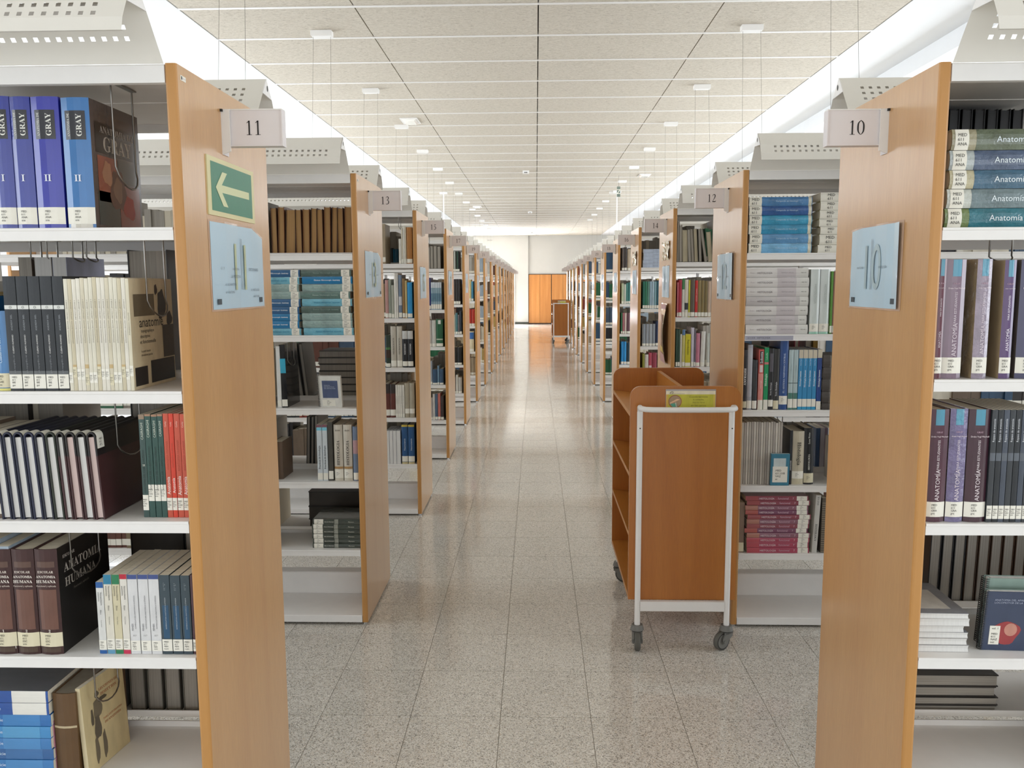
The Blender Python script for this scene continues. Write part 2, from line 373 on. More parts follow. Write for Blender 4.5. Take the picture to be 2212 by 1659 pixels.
# shared part meshes; local frame: x runs away from the aisle (mirrored by side), y into the scene
def boards(sd):
    P = {}
    X = lambda v: v*sd
    b = MB(); e = .006                     # end panel with eased edges
    poly = [(0, e), (e*.3, e*.3), (e, 0), (TH-e, 0), (TH-e*.3, e*.3), (TH, e), (TH, DEP-e), (TH-e*.3, DEP-e*.3), (TH-e, DEP), (e, DEP), (e*.3, DEP-e*.3), (0, DEP-e)]
    b.ext([(-X(p), q) for p, q in poly], .014, 2.09, BEECH, 'z'); P['end_panel'] = ep = b.mesh('end_panel'); ep.materials.append(BEECHEDGE)
    for p_ in ep.polygons:
        if abs(p_.normal.y) > .3: p_.material_index = 1
    b = MB()
    b.ext([(0, -.029), (.0, -.007), (-.0025, -.006), (-.0025, -.001), (-.001, 0), (.272, 0), (.272, .016), (.276, .016), (.276, -.003), (.02, -.003), (.02, -.029)], X(.0), X(LEN), WHITE); P['shelf_near'] = b.mesh('shelf')
    b = MB()
    b.ext([(0, -.029), (0, -.003), (-.003, 0), (-.272, 0), (-.272, .016), (-.276, .016), (-.276, -.003), (-.02, -.003), (-.02, -.029)], X(.0), X(LEN), WHITE); P['shelf_far'] = b.mesh('shelf')
    b = MB(); b.ext([(.0, .014), (.0, .045), (.003, .047), (.285, .047), (.285, .02), (.02, .02), (.02, .014)], 0, X(LEN), WHITE)
    P['base_near'] = b.mesh('base_shelf')
    b = MB(); b.ext([(DEP, .008), (DEP, .045), (DEP-.003, .047), (.325, .047), (.325, .02), (DEP-.02, .02), (DEP-.02, .008)], 0, X(LEN), WHITE)
    P['base_far'] = b.mesh('base_shelf')
    b = MB(); b.box((0, .287, .02), (X(LEN), .323, .135), WHITE); b.ext([(.270, .135), (.270, .160), (.274, .164), (.336, .164), (.34, .160), (.34, .135)], 0, X(LEN), WHITE)
    P['back_rail'] = b.mesh('back_rail')
    b = MB(); b.ext([(.0, 2.048), (.0, 2.085), (.003, 2.088), (.300, 2.088), (.300, 2.07), (.018, 2.07), (.018, 2.048)], 0, X(LEN), WHITE); P['top_near'] = b.mesh('top_board')
    b = MB(); b.ext([(DEP, 2.048), (DEP, 2.085), (DEP-.003, 2.088), (.310, 2.088), (.310, 2.07), (DEP-.018, 2.07), (DEP-.018, 2.048)], 0, X(LEN), WHITE); P['top_far'] = b.mesh('top_board')
    b = MB(); b.cyl((0, 0, 0), .011, .015, CHROME, 'z', 10); P['foot'] = b.mesh('foot')
    b = MB()
    b.box((X(0), .295, .0), (X(.028), .315, 2.08), WHITE); P['upright'] = b.mesh('upright')
    # lamp hood: sloping back plate, folded reflector with square holes, end cap, tube holder
    def strip(mb, p, q, rows, x0, x1, m, off=.062, hs=.0100, dx=.0251):
        p, q = Vector(p), Vector(q); L_ = (q-p).length; d = (q-p)/L_
        ts = [0.0]
        for r_ in rows: ts += [r_-hs/2, r_+hs/2]
        ts.append(L_)
        xs = [x0]; x = x0+off
        while x < x1-off: xs += [x-hs/2, x+hs/2]; x += dx
        xs.append(x1)
        vs = [(X(xx), *(p+d*t)) for t in ts for xx in xs]; n = len(xs); fs = []
        for i in range(len(ts)-1):
            for j in range(n-1):
                if i % 2 == 1 and j % 2 == 1: continue
                fs.append((i*n+j, i*n+j+1, (i+1)*n+j+1, (i+1)*n+j))
        mb.add(vs, fs, m)
    for nm, yb, s in (('near', 0, -1), ('far', DEP, 1)):
        Y = lambda v: yb+s*v
        b = MB(); A = (Y(.112), 2.226); Fb = (Y(.0), 2.088); L_ = (Vector(A)-Vector(Fb)).length
        strip(b, A, Fb, [.046, .071, .096, .121], 0, LEN, HOODW)
        P['plate_'+nm] = b.mesh('lamp_back_plate')
        b = MB(); B_ = (Y(.158), 2.172); C_ = (Y(.179), 2.134); D_ = (Y(.187), 2.106)
        strip(b, A, B_, [], 0, LEN, HOODW); strip(b, B_, C_, [.010, .033], 0, LEN, HOODW); strip(b, C_, D_, [], 0, LEN, HOODW)
        b.quad((0, *D_), (X(LEN), *D_), (X(LEN), Y(.180), 2.106), (0, Y(.180), 2.106), HOODW)
        P['refl_'+nm] = b.mesh('lamp_reflector')
        b = MB(); b.ext([A, B_, (Y(.072), 2.177)], X(0), X(.003), WHITE)
        pts = [(X(-.001), Y(.116+.0045*cos(t)), 2.198+.009*sin(t)) for t in [2*pi*i/10 for i in range(10)]]
        b.poly(pts, BLACK); P['cap_'+nm] = b.mesh('end_cap')
        b = MB(); b.cyl((X(.06), Y(.125), 2.165), .013, X(LEN-.12), HOODL, 'x', 10); P['tube_'+nm] = b.mesh('lamp_tube')
    return P
PARTS = {-1: boards(-1), 1: boards(1)}
def cat(P, n=7):
    P = [tuple(p) for p in P]; Q = [P[0]]+P+[P[-1]]; out = []
    for i in range(1, len(Q)-2):
        a, b_, c, d = Q[i-1:i+3]
        for j in range(n):
            t = j/n; out.append(tuple(.5*(2*b_[k]+(c[k]-a[k])*t+(2*a[k]-5*b_[k]+4*c[k]-d[k])*t*t+(3*b_[k]-a[k]-3*c[k]+d[k])*t**3) for k in range(3)))
    return out+[P[-1]]
DIG = {'0': [[(.25, .99, .03), (.08, .8, .075), (.045, .5, .095), (.08, .2, .075), (.25, .01, .03), (.42, .2, .075), (.455, .5, .095), (.42, .8, .075), (.25, .99, .03)]],
 '1': [[(.27, .0, .09), (.27, .98, .09)], [(.10, .82, .025), (.28, .96, .05)], [(.09, .012, .028), (.45, .012, .028)]],
 '2': [[(.06, .72, .03), (.12, .9, .04), (.25, .98, .06), (.38, .88, .09), (.38, .68, .09), (.25, .4, .06), (.06, .05, .03)], [(.05, .045, .09), (.42, .045, .09)], [(.42, .03, .06), (.48, .2, .02)]],
 '3': [[(.07, .78, .03), (.13, .93, .04), (.25, .98, .06), (.37, .88, .085), (.36, .68, .07), (.18, .52, .03)], [(.18, .52, .03), (.34, .48, .06), (.42, .3, .09), (.36, .1, .08), (.2, .01, .05), (.05, .06, .07)]],
 '4': [[(.34, .98, .03), (.03, .28, .035)], [(.02, .27, .075), (.48, .27, .075)], [(.345, 0, .09), (.345, .98, .09)]],
 '5': [[(.16, .93, .09), (.44, .93, .09)], [(.16, .95, .025), (.09, .6, .025)], [(.09, .58, .04), (.28, .58, .07), (.42, .36, .09), (.36, .12, .08), (.2, .01, .05), (.05, .06, .06)]],
 '6': [[(.42, .98, .02), (.2, .82, .06), (.06, .45, .09), (.1, .14, .08), (.25, .01, .04), (.41, .14, .08), (.43, .34, .09), (.36, .54, .06), (.24, .58, .03), (.09, .46, .03)]],
 '7': [[(.05, .8, .03), (.09, .94, .04)], [(.08, .94, .09), (.45, .94, .09)], [(.44, .94, .03), (.22, .0, .05)]],
 '8': [[(.25, .98, .04), (.11, .87, .07), (.13, .7, .08), (.33, .46, .08), (.43, .23, .08), (.36, .06, .06), (.25, .01, .04), (.12, .06, .06), (.06, .2, .08), (.14, .42, .04), (.33, .6, .04), (.39, .77, .06), (.35, .92, .05), (.25, .98, .04)]],
 '9': [[(.08, .02, .02), (.3, .18, .06), (.44, .55, .09), (.4, .86, .08), (.25, .99, .04), (.09, .86, .08), (.07, .66, .09), (.14, .46, .06), (.26, .42, .03), (.41, .54, .03)]]}
def digits(mb, s, org, ax, h, y, m):
    n = len(s); adv = .62*h; x0 = -(n*adv)/2+.06*h
    for i, ch in enumerate(s):
        for path in DIG[ch]:
            P = cat(path) if len(path) > 2 else path; vs = []
            for k, (px, pz, w_) in enumerate(P):
                a, c = P[max(k-1, 0)], P[min(k+1, len(P)-1)]; dx, dz = c[0]-a[0], c[1]-a[1]; l_ = math.hypot(dx, dz) or 1
                if len(P) == 2 and abs(dz) < .01: nx, nz = 0, 1
                else: nx, nz = -dz/l_, dx/l_
                for q_ in (-.5, .5): vs.append((org[0]+ax*(x0+i*adv+(px+nx*w_*1.18*q_)*h), y, org[1]+(pz-.5+nz*w_*1.18*q_)*h))
            mb.add(vs, [(2*k, 2*k+2, 2*k+3, 2*k+1) for k in range(len(P)-1)], m)
def sign_mesh(num, sd):
    # slim box sign standing out from the end panel; local origin on the panel face, +x (times -sd) into the aisle
    q = -sd; b = MB()
    b.box((q*.004, 0, .012), (q*.152, .024, .098), SIGNW)
    b.box((q*.004, -.003, .098), (q*.155, .027, .101), WHITE); b.box((q*.004, -.003, .009), (q*.155, .027, .012), SIGNW)
    b.box((q*.152, -.003, .012), (q*.155, .027, .098), SIGNW)
    digits(b, str(num), (q*.080, .055), 1, .036, -.0008, BLACK)
    digits(b, str(num), (q*.080, .055), -1, .036, .0248, BLACK)
    return b.mesh('sign_box')
def bracket_mesh(sd):
    q = -sd; b = MB()
    b.ext([(q*.0, -.012), (q*.0, .1), (q*.022, .1), (q*.022, -.004)], -.006, -.003, WHITE, 'y')
    b.box((q*.0, -.006, -.012), (q*.003, .032, .101), SIGNW)
    b.box((q*.0, -.012, .094), (q*.006, -.006, .100), DARKRUB)
    return b.mesh('sign_bracket')
BRK = {-1: bracket_mesh(-1), 1: bracket_mesh(1)}
tagm = MB(); tagm.box((0, 0, 0), (.0008, .028, .011), LABELW); tagm.box((.0008, .003, .002), (.0012, .008, .009), DARKRUB)
put_text(tagm, 'BIBLIOTECA', (.0010, .018, .0055), (0, 1, 0), (0, 0, 1), cm('7D76A0'), w=.016); tagm = tagm.mesh('inventory_tag')
cases = {}
ORD = ['first', 'second', 'third', 'fourth', 'fifth', 'sixth', 'seventh', 'eighth', 'ninth', 'tenth', 'eleventh', 'twelfth', 'thirteenth', 'fourteenth', 'fifteenth', 'sixteenth', 'seventeenth', 'eighteenth', 'nineteenth', 'twentieth', 'twenty-first', 'twenty-second', 'twenty-third']
for n in sorted(Y0):
    sd = sgn(n); P = PARTS[sd]; y0 = Y0[n]; side = 'left' if sd < 0 else 'right'
    i = (n-11)//2 if n % 2 else (n-10)//2
    nm = f'white steel bookcase with beech end panel and sign {NW(n)}, {side} side of aisle'
    c = thing('bookcase', nm, 'bookcase', (X_in(n), y0, 0), group=f'bookcases on the {side} of the aisle'); cases[n] = c
    link('end_panel', P['end_panel'], c, label=None) if False else link('end_panel', P['end_panel'], c)
    link('end_panel', P['end_panel'], c, (sd*(LEN+TH), 0, 0))
    for z in levels(n):
        link('shelf', P['shelf_near'], c, (0, .003, z)); link('shelf', P['shelf_far'], c, (0, DEP-.003, z))
    for k in ('base_near', 'base_far'): link('base_shelf', P[k], c)
    link('back_rail', P['back_rail'], c)
    for k in ('top_near', 'top_far'): link('top_board', P[k], c)
    for k in ('near', 'far'):
        h = link('lamp_back_plate', P['plate_'+k], c); link('lamp_reflector', P['refl_'+k], h)
        link('end_cap', P['cap_'+k], h); link('lamp_tube', P['tube_'+k], h)
    for xx in (.0, .90, 1.81, LEN-.03): link('upright', P['upright'], c, (sd*xx, 0, 0))
    for yy in (.02, DEP-.02): link('foot', P['foot'], c, (-sd*.012, yy, 0)); link('foot', P['foot'], c, (sd*(LEN+.013), yy, 0))
    sb = link('number_sign', sign_mesh(n, sd), c, (-sd*TH, .262 if n % 2 else .27, 1.942), label=f'white box sign with the black number {n}')
    link('sign_bracket', BRK[sd], sb)
    if n in (11, 13): link('inventory_tag', tagm, c, (TH, .02, 2.058))

# ------------------------------------------------------------------ books
def book_mesh(w, h, d, st):
    key = (round(w, 4), round(h, 3), round(d, 3), id(st) if not st.get('key') else st['key'])
    if key in BK: return BK[key]
    c = MB(); hard = st.get('hard', 1); t = .0028 if hard else .0008; k = st.get('k', 0)
    cov = cm(st['c'], k); bul = min(.006, w*.14) if hard else .0006
    rc = cm(st.get('rc', st['c']), k); lc = cm(st.get('lc', st['c']), k)
    t = min(t, w*.2)
    NS = 4
    arc = [(-w/2+w*i/NS, -bul*(1-(2*i/NS-1)**2)+bul) for i in range(NS+1)]
    inn = [((-w/2+t)+(w-2*t)*i/NS, arc[i][1]+t*1.3) for i in range(NS+1)]
    for i in range(NS):
        (ax, ay), (bx, by) = arc[i], arc[i+1]; (cx_, cy_), (dx_, dy_) = inn[i], inn[i+1]
        c.add([(ax, ay, 0), (bx, by, 0), (bx, by, h), (ax, ay, h)], [(0, 1, 2, 3)], cov, True)
        c.add([(cx_, cy_, 0), (dx_, dy_, 0), (dx_, dy_, h), (cx_, cy_, h)], [(3, 2, 1, 0)], cov)
        for z in (0, h): c.quad((ax, ay, z), (bx, by, z), (dx_, dy_, z), (cx_, cy_, z), cov)
    ya = arc[0][1]
    c.box((-w/2, ya, 0), (-w/2+t, d, h), lc); c.box((w/2-t, ya, 0), (w/2, d, h), rc)
    def fy(x): u_ = 2*x/w; return -bul*(1-u_*u_)+bul
    def band(z0, z1, m, inset=0, off=.0003, x0=-1, x1=1):
        xs = [(-w/2+inset)+(w-2*inset)*i/NS for i in range(NS+1)]
        xs = [max(-w/2+inset, x0*w/2)+(min(w/2-inset, x1*w/2)-max(-w/2+inset, x0*w/2))*i/NS for i in range(NS+1)]
        for i in range(NS):
            c.add([(xs[i], fy(xs[i])-off, z0*h), (xs[i+1], fy(xs[i+1])-off, z0*h), (xs[i+1], fy(xs[i+1])-off, z1*h), (xs[i], fy(xs[i])-off, z1*h)], [(0, 1, 2, 3)], m, True)
    for bd in st.get('bands', ()):
        band(bd[0], bd[1], cm(bd[2], k), inset=w*(bd[3] if len(bd) > 3 else 0))
    for tx in st.get('txt', ()):
        s, zc, ln, col = tx[:4]; serif = 'S' in (tx[4] if len(tx) > 4 else ''); mode = tx[4] if len(tx) > 4 else ''
        wid = tx[5] if len(tx) > 5 else .5
        xo = tx[6]*w if len(tx) > 6 else 0
        m = cm(col); y = fy(xo)-.0007 if abs(xo) < w*.3 else -.0005
        if 'H' in mode: put_text(c, s, (xo, y-.0003, zc*h), (1, 0, 0), (0, 0, 1), m, w=w*.85, h=ln*h, serif=serif)
        elif 'D' in mode: put_text(c, s, (xo, y, zc*h), (0, 0, -1), (1, 0, 0), m, w=ln*h, h=w*wid, serif=serif)
        else: put_text(c, s, (xo, y, zc*h), (0, 0, 1), (-1, 0, 0), m, w=ln*h, h=w*wid, serif=serif)
    # print on the covers: rectangles (y fractions from the spine, z fractions), then text
    for sgn_, art in ((1, st.get('rart', ())), (-1, st.get('lart', ()))):
        x = sgn_*(w/2+.0004)
        for a in art:
            if isinstance(a[0], str):
                s, yc, zc, ww, hh, col, ser = a
                put_text(c, s, (x+sgn_*.0004, yc*d, zc*h), (0, sgn_, 0), (0, 0, 1), cm(col), w=ww*d, h=hh*h, serif=ser)
            else:
                y0_, y1_, z0_, z1_, col = a[:5]; q = a[5]*.0001 if len(a) > 5 else 0
                c.add([(x+sgn_*q, y0_*d, z0_*h), (x+sgn_*q, y1_*d, z0_*h), (x+sgn_*q, y1_*d, z1_*h), (x+sgn_*q, y0_*d, z1_*h)], [(0, 1, 2, 3)], cm(col, k))
    for a in st.get('rblob', ()):
        yc, zc, ry, rz, col, q = a; x = w/2+.0004+q*.0001
        c.poly([(x, yc*d+ry*d*cos(t_)*(1+.18*sin(3*t_+q)), zc*h+rz*h*sin(t_)*(1+.15*cos(4*t_+q))) for t_ in [2*pi*i/18 for i in range(18)]], cm(col))
    p = MB(); e = .003 if hard else .0002
    pc = cm(st['pg']) if st.get('pg') else PAGES
    p.box((-w/2+t, arc[0][1]+t*1.4+(bul*.2), e), (w/2-t, d-e, h-e), pc)
    lb = None
    if st.get('call'):
        l = MB(); z0, z1 = st['call'][:2]; lm = LABELY if st.get('aged') else LABELW
        c2, c = c, l; 
        xs = [-w/2+w*i/NS for i in range(NS+1)]
        for i in range(NS):
            l.add([(xs[i], fy(xs[i])-.0006, z0*h), (xs[i+1], fy(xs[i+1])-.0006, z0*h), (xs[i+1], fy(xs[i+1])-.0006, z1*h), (xs[i], fy(xs[i])-.0006, z1*h)], [(0, 1, 2, 3)], lm, True)
        if st['call'][2:] and st['call'][2] == 'wrap':
            for sx_ in (-1, 1):
                l.box((sx_*(w/2), arc[0][1]-.0006, z0*h), (sx_*(w/2+.0004), .03, z1*h), lm)
        if st.get('ct'):
            if st.get('ctv'): put_text(l, st['ct'], (0, -.0012, (z0+z1)/2*h), (0, 0, 1), (-1, 0, 0), BLACK, w=(z1-z0)*h*.7, h=w*.72)
            else: put_text(l, st['ct'], (-w*.08, -.0012, (z0+z1)/2*h), (1, 0, 0), (0, 0, 1), BLACK, w=min(w*.72, .014), h=(z1-z0)*h*.72)
        lb = l.mesh('call_label'); c = c2
    BK[key] = (c.mesh('cover'), p.mesh('page_block'), lb); return BK[key]
BK = {}; BOOKN = [0]
def ST(c, desc, **k): k.update(c=c, desc=desc); k['key'] = str(sorted((a, str(v_)) for a, v_ in k.items())); return k
def place(x, y, z, w, h, d, st, label, group, mode='u', lean=0, yaw=0, cat='book', nm='book'):
    rot = (0, 0, 0); loc = (x, y, z)
    if mode == 'u': rot = (0, lean, yaw)
    elif mode == 's': rot = (0, pi/2, 0)             # lying, spine to the viewer, titles reading left to right
    elif mode == 'rs': rot = (0, pi/2, pi); loc = (x+h, y+d, z)       # lying, fore edge to the viewer
    elif mode == 'r': rot = (0, -lean, pi); loc = (x, y+d, z)        # fore edge to the viewer
    from mathutils import Euler
    M = Matrix.Translation(loc) @ Euler(rot).to_matrix().to_4x4()
    pts = [M @ Vector((a*w/2, 0, c*h)) for a in (-1, 1) for c in (0, 1)]
    us = []; vs_ = []
    for p in pts:
        v = p-CP; q = v.dot(_f); us.append(W/2+F*v.dot(CR)/q); vs_.append(H/2-F*v.dot(CU)/q)
    ar = max(0, min(W, max(us))-max(0, min(us)))*max(0, min(H, max(vs_))-max(0, min(vs_)))
    if 'rear' in label: ar *= .35
    QUEUE.append((ar, len(QUEUE), w, h, d, st, label, group, loc, rot, M, nm, cat))
QUEUE = []
def flush_books(keep):
    q = sorted(QUEUE, key=lambda t: -t[0]); top = set(t[1] for t in q[:keep] if t[0] > 0)
    for ar, i, w, h, d, st, label, group, loc, rot, M, nm, cat in QUEUE:
        ms = book_mesh(w, h, d, st)
        if i in top:
            t = thing(nm, label, cat, loc, rot, group)
            for nm_, me in zip(('cover', 'page_block', 'call_label'), ms):
                if me: link(nm_, me, t)
            BOOKN[0] += 1
        else:
            for me in ms:
                if not me: continue
                vs = [M @ v.co for v in me.vertices]
                for k, m in enumerate(me.materials):
                    fs = [tuple(p.vertices) for p in me.polygons if p.material_index == k]
                    if fs:
                        used = sorted(set(a for f in fs for a in f)); mp_ = {a: j for j, a in enumerate(used)}
                        fill.add([vs[a] for a in used], [tuple(mp_[a] for a in f) for f in fs], m)
def unit_name(n): return f'bookcase {NW(n)}'
SH = ['top shelf', 'second shelf', 'third shelf', 'fourth shelf', 'fifth shelf']
def clampx(n, a, b_): return (a, min(b_, XL-.0015)) if n % 2 else (max(a, XR+.0015), b_)
def row(n, lv, items, dep=.2, off=.012, extra=''):
    """items: (x0, x1, ytop, style[, lean]) in pixels on the plane of the spines, left to right"""
    z = levels(n)[lv]; Yp = Y0[n]+off; i = -1
    for it in items:
        if it[1] > 0 or i >= 0: i += 1
        x0, x1, yt, st = it[:4]; lean = it[4] if len(it) > 4 else 0
        a, b_ = clampx(n, PX(x0, Yp, z), PX(x1, Yp, z)); w = b_-a-.0006
        if w < .003: continue
        h = atY((x0+x1)/2, yt, Yp).z-z
        dd = st.get('d', dep); mode = 'r' if st.get('rev') else 'u'
        place((a+b_)/2, Yp, z+.0005, w, h, dd, st, f"{st['desc']}, {ORD[max(i, 0)]} from left, {extra}{SH[lv]}, {unit_name(n)}",
              f'books on the {extra}{SH[lv]} of bookcase {n}', mode, lean)
def stack(n, lv, x0, x1, ys, sts, dep=.2, off=.012, where='', jit=3):
    """pile of lying books; ys: pixel rows of the layer boundaries from top to bottom"""
    z = levels(n)[lv]; Yp = Y0[n]+off; rr = random.Random(n*10+lv+int(x0))
    xm = (x0+x1)/2
    zs = [atY(xm, y, Yp).z for y in ys]
    sh = z-zs[-1]; zs = [q+sh for q in zs]
    for i in range(len(ys)-1):
        st = sts[i % len(sts)]; dx = rr.uniform(-jit, jit)
        ln_ = rr.uniform(-jit, jit)*.4
        a, b_ = clampx(n, PX(x0+dx, Yp, z), PX(x1+dx+ln_, Yp, z))
        w = zs[i]-zs[i+1]-.001
        place(a, Yp+rr.uniform(0, .004), (zs[i]+zs[i+1])/2, w, b_-a, st.get('d', dep), st,
              f"{st['desc']}, {ORD[i]} from top of {where}pile, {SH[lv]}, {unit_name(n)}", f'books piled on the {SH[lv]} of bookcase {n}', 'rs' if st.get('rev') else 's')
CT = lambda a, b_: f'MED\n611\n{a}\n{b_}'
CT2 = lambda a, b_: f'MED\n611.018\n{a}\n{b_}'

# ---- bookcase eleven, top shelf
def gray(vol, c, desc, **k):
    return ST(c, desc, k=1, bands=[(.68, .90, '15151C', .14)] + list(k.pop('bands', [])),
              txt=[('GRAY', .79, .17, 'D8D8D0', 'S', .34, .14), ('ANATOMIA DE', .79, .18, 'D8D8D0', 'S', .12, -.24), (vol, .385, .05, 'E5E8F0', 'SH')],
              call=(.03, .16), ct=CT('ANA', 'ana'), **k)
ga = [(0.1, .97, .60, .84, '0E0A0A', 1), (.12, .5, .22, .58, '8E4A34', 1), (.52, .95, .40, .58, '2C332B', 1), (.52, .95, .03, .38, '7E3425', 1), (.1, .5, .03, .30, '2E3A38', 1),
      ('ANATOMIA DE', .53, .79, .74, .055, 'A69F96', True), ('GRAY', .53, .68, .8, .12, 'B4AFA4', True)]
g1 = gray('I', '24328F', 'blue clothbound anatomy volume I with white call label')
g2 = gray('II', '2A309C', 'deep blue anatomy volume II with white call label')
g3 = gray('II', '2B6BA8', 'faded pale blue volume II with dark pictorial cover', rc='4E423E', rart=ga,
          rblob=[(.5, .33, .16, .17, '6B4B38', 3), (.5, .33, .09, .10, '8A6A52', 5), (.3, .45, .09, .1, 'B08060', 4), (.72, .2, .12, .1, 'A0402C', 4)], bands=[(.0, .03, 'C9C4B8', .1)])
for st in (g1, g2, g3): st['txt'] = list(st['txt'])
row(11, 0, [(-50, -6, 205, g1), (-5, 36, 207, g1), (37, 80, 208, g1), (82, 141, 208, g2), (146, 206, 210, g3)], dep=.235)
# second shelf
bl = ST('2E6FA6', 'small blue paperback with yellowed label', k=1, call=(.04, .22), aged=1, ct=CT('GAR', 'ana'), txt=[('Cuadernos de Anatomía', .6, .5, 'C8DCEC', '', .25)], bands=[(0, .03, 'D8D070')])
cu = ST('23272B', 'black body guide with white stripe across the spine', hard=0, bands=[(.715, .75, 'D9DBD6'), (.145, .175, '5C5F60')], call=(.02, .145), ct=CT('BIE', 'gui'),
        txt=[('CUERPO HUMANO', .41, .165, 'E6E6E2', '', .3), ('ANDREW BIEL', .60, .14, '8D9296', '', .2), ('guía topográfica del', .235, .16, '7C8084', '', .2), ('O', .732, .02, '333333', 'H')])
bk_ = [ST(c, f'slim {w_} booklet with small call label', hard=0, call=(a, a+.095), aged=ag, ct=CT('BOU', 'ana'),
       txt=[('A. BOUCHET  J. CUILLERET  ANATOMIE TOPOGRAPHIQUE', .62, .62, '7A7468', 'D', .4)], bands=[(.20, .235, 'C2A878')] if ag else [])
       for c, w_, a, ag in (('D9D4C2', 'yellowed', .07, 0), ('CFC7B0', 'stained cream', .05, 1), ('DDD8CA', 'ivory', .10, 0), ('C9BFA4', 'browned', .12, 1))]
an = ST('D6CFB8', 'cream booklet showing its printed cover', hard=0, d=.225, call=(.13, .225), ct=CT('BOU', 'ana'), rc='CFC3A4',
        txt=[('ANATOMIE TOPOGRAPHIQUE', .6, .6, '7A7468', 'D', .4)],
        rart=[(.08, .55, .66, .86, '6A604C', 1), (.72, 1, .25, .56, '3B3530', 1), (.04, .32, .03, .2, '1E1C1C', 1), (.40, .98, .03, .24, '1E1C1C', 1),
              ('anatomie', .46, .60, .9, .085, '141112', False), ('topographique', .36, .52, .55, .04, '3A332C', False), ('descriptive', .30, .47, .42, .04, '3A332C', False),
              ('et fonctionnelle', .36, .425, .58, .035, '3A332C', False), ('le petit bassin', .30, .335, .45, .03, '3A332C', False), ('troisième partie', .32, .30, .5, .03, '3A332C', False)],
        rblob=[(.72, .76, .10, .14, '2A2420', 2), (.6, .9, .035, .05, '3A2C24', 2), (.9, .62, .07, .07, '2A2420', 2)])
items = [(-40, -10, 640, bl), (-8, 22, 672, bl)]
for x0, x1 in ((23, 50), (51, 75), (76, 101), (102, 127), (128, 151)): items.append((x0, x1, 597, cu))
x = 152
for i in range(15):
    items.append((x, x+8.6, 601+R.uniform(-2, 3), bk_[(i*7+i//3) % 4])); x += 8.75
items.append((x, 291, 602, an))
row(11, 1, items, dep=.2)
# third shelf: binders standing on their fore edge, spines up
def binder(n, lv, xa, xb, ytop, cc, c2, pgm, i, dep=.25, off=.014):
    z = levels(n)[lv]; Yp = Y0[n]+off; X0, X1 = PX(xa, Yp, z), PX(xb, Yp, z); w = X1-X0-.001; h = atY(xa, ytop, Yp).z-z
    t = thing('book', f"{['navy','dark green','black and maroon'][c2]} bound volume with spine upward, {ORD[i]} from left, third shelf, bookcase eleven", 'book',
              ((X0+X1)/2, Yp, z+.0004), (0, -.055, 0), 'volumes standing spine up on the third shelf of bookcase eleven')
    c = MB(); th = .004
    ca = cm(cc); cb = cm('3E2022') if c2 == 2 else ca
    for s in (-1, 1):
        c.box((s*w/2, 0, 0), (s*(w/2-th), dep, h*.72), cb); c.box((s*w/2, 0, h*.72), (s*(w/2-th), dep, h*.93), ca)
    ar = [(w/2*cos(a), h*.93+.013*sin(a)) for a in [pi*j/8 for j in range(9)]]; ari = [((w/2-th)*cos(a), h*.93+.009*sin(a)) for a in [pi*j/8 for j in range(9)]]
    for j in range(8):
        for q0, q1 in ((ar[j], ar[j+1]), (ari[j], ari[j+1])): c.add([(q0[0], 0, q0[1]), (q1[0], 0, q1[1]), (q1[0], dep, q1[1]), (q0[0], dep, q0[1])], [(0, 1, 2, 3)], ca, True)
        c.quad((ar[j][0], 0, ar[j][1]), (ar[j+1][0], 0, ar[j+1][1]), (ari[j+1][0], 0, ari[j+1][1]), (ari[j][0], 0, ari[j][1]), ca)
    link('cover', c.mesh('cover'), t)
    p = MB(); p.box((-w/2+th, .004, .004), (w/2-th, dep-.01, h*.93), pgm); link('page_block', p.mesh('page_block'), t)
    l = MB(); ar2 = [((w/2+.0006)*cos(a), h*.93+.0136*sin(a)) for a in [pi*j/8 for j in range(9)]]
    for j in range(8): l.add([(ar2[j][0], .004, ar2[j][1]), (ar2[j+1][0], .004, ar2[j+1][1]), (ar2[j+1][0], .034, ar2[j+1][1]), (ar2[j][0], .034, ar2[j][1])], [(0, 1, 2, 3)], LABELW, True)
    if i == 9:
        l.box((w/2, .004, h*.80), (w/2+.0008, .034, h*.93), LABELW); put_text(l, 'MED\n611\nATL', (w/2+.0012, .02, h*.87), (0, 1, 0), (0, 0, 1), BLACK, w=.014)
    link('call_label', l.mesh('call_label'), t)
    BOOKN[0] += 1
bx = [-22, 5, 28, 50, 73, 96, 119, 142, 161, 184, 207, 229]
kinds = [('1E2236', 0, PAGEW), ('1E2236', 0, PAGEW), ('1E2236', 0, PAGEW), ('20243C', 0, PAGEW), ('1C1F2E', 0, PAGEW), ('23291F', 1, PAGEW), ('1A1614', 2, PAGEW), ('1A1614', 2, PAGEP), ('1A1614', 2, PAGEW), ('161214', 2, PAGEP)]
for i in range(10): binder(11, 2, bx[i+1], bx[i+2]-1, 932, kinds[i][0], kinds[i][1], kinds[i][2], i)
gr = [ST('2F4F48', 'worn dark green anatomy paperback', hard=0, call=(.16, .32), ct=CT('CAS', 'ana'), bands=[(.98, 1, 'A07A60')], txt=[('CASIRAGHI', .86, .17, 'C8D0C0', '', .42), ('ANATOMIA DEL CUERPO HUMANO', .48, .42, '16241F', '', .4)]),
      ST('3A504C', 'scuffed green anatomy paperback', hard=0, call=(.07, .22), ct=CT('CAS', 'ana'), bands=[(.955, 1, '8E7A66'), (.5, .52, 'B0B4A8', .3)], txt=[('CASIRAGHI', .84, .17, 'C8D0C0', '', .42), ('ANATOMIA DEL CUERPO HUMANO', .45, .42, '16241F', '', .4)])]
